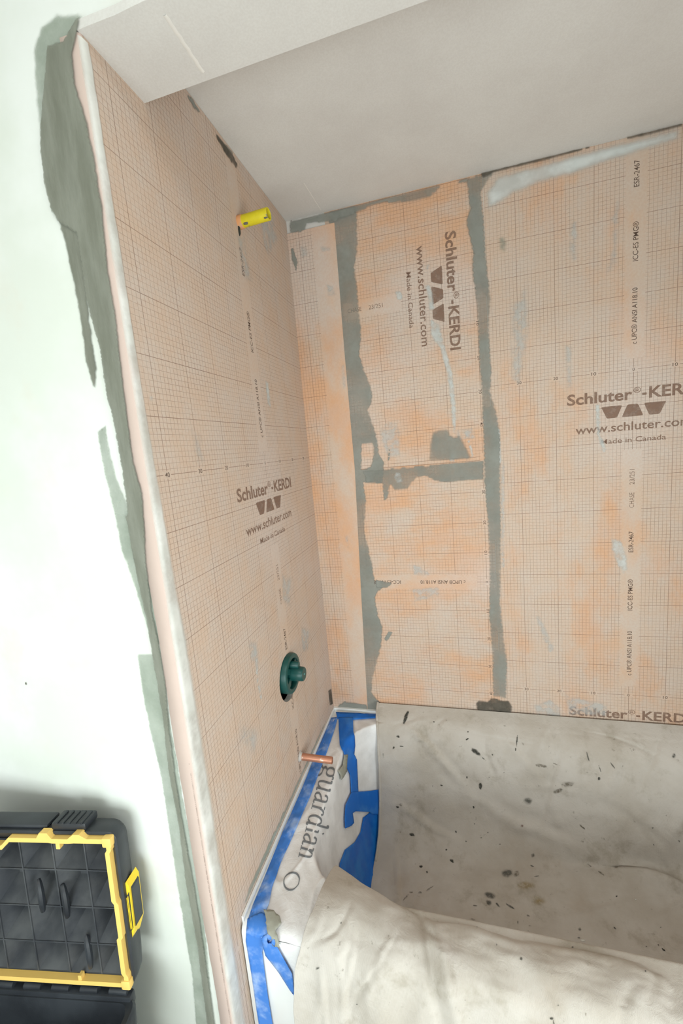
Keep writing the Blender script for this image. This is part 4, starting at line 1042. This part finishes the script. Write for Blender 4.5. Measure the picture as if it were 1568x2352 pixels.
# lid frame: origin at the lower right corner of the seal, x to the right, y up the lid, z out towards the room
FL = Matrix.Identity(4)
org = TR - up * BH
for i in range(3): FL[i][0] = ux[i]; FL[i][1] = up[i]; FL[i][2] = nn[i]; FL[i][3] = org[i]
base_o = org - ux * (BW / 2) + n0 * 0.16; base_o.z = 0
box = thing('tool_box', base_o, 'open black plastic tool box with yellow seal and latch against the white wall', 'tool box')
blk = NT('black_plastic', 0.42, 0.45); blk.color(blk.mix(blk.ramp(blk.noise(10, 4), 0.35, 0.7), lin((38, 41, 46)), lin((54, 58, 63)))); blk.bump(blk.noise(300, 3), 0.25, 0.0006)
blk_d = NT('black_plastic_inner', 0.48, 0.4); blk_d.color(blk_d.mix(blk_d.ramp(blk_d.noise(14, 5), 0.35, 0.7), lin((54, 57, 62)), lin((82, 84, 86)))); blk_d.bump(blk_d.noise(200, 3), 0.25, 0.0008)
yel = plain('yellow_seal', (240, 200, 112), 0.5, 0.35, 0.05, 30, 0.05)
yel2 = plain('yellow_latch', (238, 204, 48), 0.42, 0.4, 0.05, 30, 0.05)
def rrect(x0, y0, x1, y1, r, n=5):
    P = []
    for cx, cy, a0 in ((x1 - r, y1 - r, 0), (x0 + r, y1 - r, 90), (x0 + r, y0 + r, 180), (x1 - r, y0 + r, 270)):
        for k in range(n + 1):
            a = math.radians(a0 + 90 * k / n); P.append((cx + r * math.cos(a), cy + r * math.sin(a)))
    return P
def loft(loops, closed_ends=(False, False)):
    n = len(loops[0]); v = [p for L in loops for p in L]; f = []
    for i in range(len(loops) - 1):
        for k in range(n):
            k2 = (k + 1) % n; f.append([i*n+k, i*n+k2, (i+1)*n+k2, (i+1)*n+k])
    if closed_ends[0]: f.append(list(reversed(range(n))))
    if closed_ends[1]: f.append(list(range((len(loops)-1)*n, len(loops)*n)))
    return v, f
GX0 = -BW
def loop(inset, z, r=0.02, extra=(0, 0, 0, 0)):
    return [(x, y, z) for x, y in rrect(GX0 - inset + extra[0], -inset + extra[1], inset + extra[2], BH + inset + extra[3], r)]
# outer shell of the lid: flange, side, tapered back
lv, lf = loft([loop(-0.012, -0.008, 0.012), loop(0.002, -0.002, 0.014), loop(0.006, -0.004, 0.016), loop(0.007, -0.012, 0.018), loop(0.005, -0.030, 0.020), loop(-0.006, -0.048, 0.026), loop(-0.020, -0.052, 0.03)], (False, True))
lid = add('lid', smooth_angle(mesh_of('lid', lv, lf), 35), blk.mat, box, FL)
# pockets moulded inside the lid
cols = [0.0, -0.062, -0.128, -0.196, -0.262, -0.330, -0.42]; rowsy = [0.0, 0.074, 0.150, 0.226, 0.30]
mrg = 0.012
pk = MB()
for c in range(len(cols) - 1):
    for r in range(len(rowsy) - 1):
        x1 = max(GX0 + mrg, min(-mrg, cols[c])) if c else -mrg; x0 = max(GX0 + mrg, cols[c + 1]); y0 = max(mrg, rowsy[r]); y1 = min(BH - mrg, rowsy[r + 1])
        e = 0.0008
        A = [(x0+e, y0+e, -0.006), (x1-e, y0+e, -0.006), (x1-e, y1-e, -0.006), (x0+e, y1-e, -0.006)]
        dx, dy = (x1 - x0) * 0.28, (y1 - y0) * 0.36
        Bq = [(x0+dx, y0+dy*1.2, -0.040), (x1-dx, y0+dy*1.2, -0.040), (x1-dx, y1-dy*0.3, -0.040), (x0+dx, y1-dy*0.3, -0.040)]
        me = MB().raw(A + Bq, [(0,1,5,4),(1,2,6,5),(2,3,7,6),(3,0,4,7),(4,5,6,7)]).mesh('pocket')
        add('pocket', me, blk_d.mat, lid, FL)
rb = MB()
for x in cols[1:-1]: rb.box((x - 0.0012, mrg, -0.03), (x + 0.0012, BH - mrg, -0.0045))
for y in rowsy[1:-1]: rb.box((GX0 + mrg, y - 0.0012, -0.03), (-mrg, y + 0.0012, -0.0048))
add('divider_ribs', rb.mesh('divider_ribs'), blk_d.mat, lid, FL)
# two curved clips
for (cx, cy) in ((-0.175, 0.165), (-0.125, 0.155), (-0.092, 0.05)):
    pts = [(cx + 0.012 * math.sin(a), cy + 0.035 * math.cos(a * 1.0), -0.012 + 0.010 * math.sin(a)) for a in np.linspace(0.2, 2.4, 12)]
    add('clip', smooth_angle(MB().tube(pts, [0.004 + 0.002 * math.sin(i / 11 * math.pi) for i in range(12)], 8).mesh('clip')), blk.mat, lid, FL)
# yellow seal with its small jogs
out = [(0.0, 0.0), (0.0, 0.022), (-0.004, 0.028), (-0.004, 0.098), (0.0, 0.103), (0.0, 0.170), (-0.004, 0.176), (-0.004, 0.272), (0.0, 0.278), (0.0, BH), (-0.046, BH), (-0.060, BH + 0.008), (-0.072, BH + 0.008), (-0.084, BH - 0.001), (-0.116, BH - 0.001), (-0.124, BH + 0.010), (-0.140, BH + 0.010), (-0.147, BH), (-0.205, BH), (-0.222, BH - 0.016), (GX0 + 0.05, BH - 0.016), (GX0 + 0.03, BH), (GX0, BH), (GX0, 0.0)]
inn = []
def inset_pt(p, d=0.0085):
    x, y = p
    return (min(-d, max(GX0 + d, x - d if x > -0.01 else x)), min(BH - d if y > BH - 0.012 and not (-0.41 < x < -0.21) else y, y) if y > 0.2 else max(d, y))
for p in out:
    x, y = p; q = [x, y]; d = 0.0088
    if x > -0.01: q[0] = x - d
    if x < GX0 + 0.01: q[0] = x + d
    if y < 0.01: q[1] = y + d
    if y > BH - 0.02: q[1] = min(y, BH) - d if y > BH - 0.002 else y - d
    inn.append(tuple(q))
n = len(out); v = []; 
for z in (-0.006, 0.006):
    v += [(x, y, z) for x, y in out] + [(x, y, z) for x, y in inn]
f = []
for i in range(n):
    j = (i + 1) % n
    f += [[2*n+i, 3*n+i, 3*n+j, 2*n+j], [i, j, n+j, n+i], [i, 2*n+i, 2*n+j, j], [n+i, n+j, 3*n+j, 3*n+i]]
add('seal', mesh_of('seal', v, f), yel, lid, FL, label='yellow rubber seal')
for (x, y) in ((-0.005, 0.006), (-0.005, BH - 0.006)):
    add('seal_corner', smooth_angle(MB().bbox((x - 0.010, y - 0.009, -0.004), (x + 0.008, y + 0.009, 0.0085), 0.003).mesh('seal_corner')), yel, lid, FL)
for x in (-0.105, -0.115 - 0.0):
    pass
add('seal_tab', MB().bbox((-0.110, BH - 0.022, -0.004), (-0.102, BH - 0.006, 0.0055), 0.001).mesh('seal_tab'), yel, lid, FL)
add('seal_tab', MB().bbox((-0.104, 0.006, -0.004), (-0.097, 0.018, 0.0055), 0.001).mesh('seal_tab'), yel, lid, FL)
# grip at the top edge of the lid
gp = add('lid_grip', smooth_angle(MB().bbox((-0.125, BH + 0.004, -0.040), (-0.055, BH + 0.019, -0.006), 0.004).mesh('lid_grip')), blk.mat, lid, FL)
for k in range(5):
    x = -0.116 + k * 0.0125
    add('grip_rib', MB().bbox((x, BH + 0.0175, -0.036), (x + 0.005, BH + 0.0215, -0.005), 0.0012, 1).mesh('grip_rib'), blk.mat, gp, FL)
add('lid_rail', smooth_angle(MB().bbox((GX0 + 0.02, BH + 0.006, -0.040), (-0.135, BH + 0.014, -0.008), 0.004).mesh('lid_rail')), blk.mat, lid, FL)
FLT = FL @ Matrix.Translation((-0.0055, 0.004, 0))
# side latch
lt = add('latch', smooth_angle(MB().prism([(0.004, 0.075), (0.0075, 0.068), (0.0185, 0.098), (0.0195, 0.186), (0.014, 0.196), (0.0035, 0.176), (0.0035, 0.160), (0.0080, 0.156), (0.0085, 0.098), (0.0040, 0.090)], -0.040, -0.010).mesh('latch'), 30), yel2, lid, FLT, label='yellow side latch')
add('latch_plate', MB().prism([(0.0186, 0.100), (0.0205, 0.102), (0.0212, 0.178), (0.0192, 0.182)], -0.036, -0.014).mesh('latch_plate'), blk.mat, lt  , FLT, label='dark ribbed latch plate')
add('latch_plate', MB().prism([(0.0088, 0.090), (0.0168, 0.102), (0.0178, 0.176), (0.0092, 0.162)], -0.0102, -0.0088).mesh('latch_plate'), blk.mat, lt  , FLT)
for k in range(3):
    x = 0.0098 + k * 0.0024
    add('latch_line', MB().box((x, 0.098 + k * 0.002, -0.0089), (x + 0.0013, 0.162 + k * 0.003, -0.0080)).mesh('latch_line'), yel2, lt  , FLT)
add('latch_pivot', smooth_angle(MB().tube([(0.006, 0.060, -0.022), (0.006, 0.200, -0.022)], 0.0045, 12).mesh('latch_pivot')), blk.mat, lid, FLT)
# hinge knuckles
for k in range(7):
    x = -0.03 - k * 0.06
    add('hinge_knuckle', smooth_angle(MB().tube([(x - 0.018, -0.020, -0.004), (x + 0.018, -0.020, -0.004)], 0.0065, 12).mesh('hinge_knuckle')), blk.mat, box, FL)
# deep base standing on the floor
FB = Matrix.Identity(4)
hz = (org - up * 0.028)
yb = n0
for i in range(3): FB[i][0] = ux[i]; FB[i][1] = n0[i]; FB[i][2] = zz[i]; FB[i][3] = hz[i]
FB[2][3] = 0.0
top = hz.z - 0.006
def bl(ins, z, r=0.02): return [(x, y, z) for x, y in rrect(GX0 - 0.008 + ins, -0.006 + ins, 0.008 - ins, 0.29 - ins, r)]
bv, bf = loft([bl(0.02, 0.0), bl(0.012, 0.02), bl(0.010, top - 0.05), bl(0.002, top - 0.045), bl(0.0, top - 0.006), bl(0.003, top), bl(0.012, top), bl(0.014, top - 0.01), bl(0.016, top - 0.03), bl(0.024, 0.02)], (True, True))
base = add('base', smooth_angle(mesh_of('base', bv, [q[::-1] for q in bf]), 35), blk.mat, box, FB)
tm = base.data
bm = bmesh.new(); bm.from_mesh(tm); bmesh.ops.recalc_face_normals(bm, faces=bm.faces); bm.to_mesh(tm); bm.free()
add('base_tray', MB().bbox((GX0 + 0.03, 0.03, top - 0.11), (-0.03, 0.25, top - 0.06), 0.006).mesh('base_tray'), plain('tray_dark', (36, 33, 32), 0.6, 0.3), base, FB)
add('base_bumper', smooth_angle(MB().bbox((0.002, 0.02, top - 0.09), (0.016, 0.26, top - 0.02), 0.005).mesh('base_bumper')), blk.mat, base, FB)
add('base_hinge_rail', smooth_angle(MB().bbox((GX0 + 0.01, -0.012, top - 0.016), (-0.004, 0.004, top + 0.010), 0.004).mesh('base_hinge_rail')), blk.mat, base, FB)

# ================================================================== ADDED CEILING LAMP, UNSEEN
lamp = thing('added_ceiling_light', (0.45, -1.65, RZ), 'round white ceiling lamp, unseen and added for light from above', 'lamp')
add('lamp_base', smooth_angle(MB().lathe([(0.0, 0.0), (0.19, 0.0), (0.19, -0.02), (0.175, -0.03), (0.0, -0.03)], (0.45, -1.65, RZ - 0.001), (0, 0, 1), 40).mesh('lamp_base')), plain('lamp_white', (236, 236, 232), 0.4, 0.4, 0.02), lamp)
add('lamp_rim', smooth_angle(MB().lathe([(0.185, -0.02), (0.19, -0.045), (0.18, -0.05), (0.176, -0.03)], (0.45, -1.65, RZ - 0.001), (0, 0, 1), 40, True).mesh('lamp_rim')), plain('lamp_rim', (200, 200, 198), 0.3, 0.5, 0.02, metal=0.5), lamp)
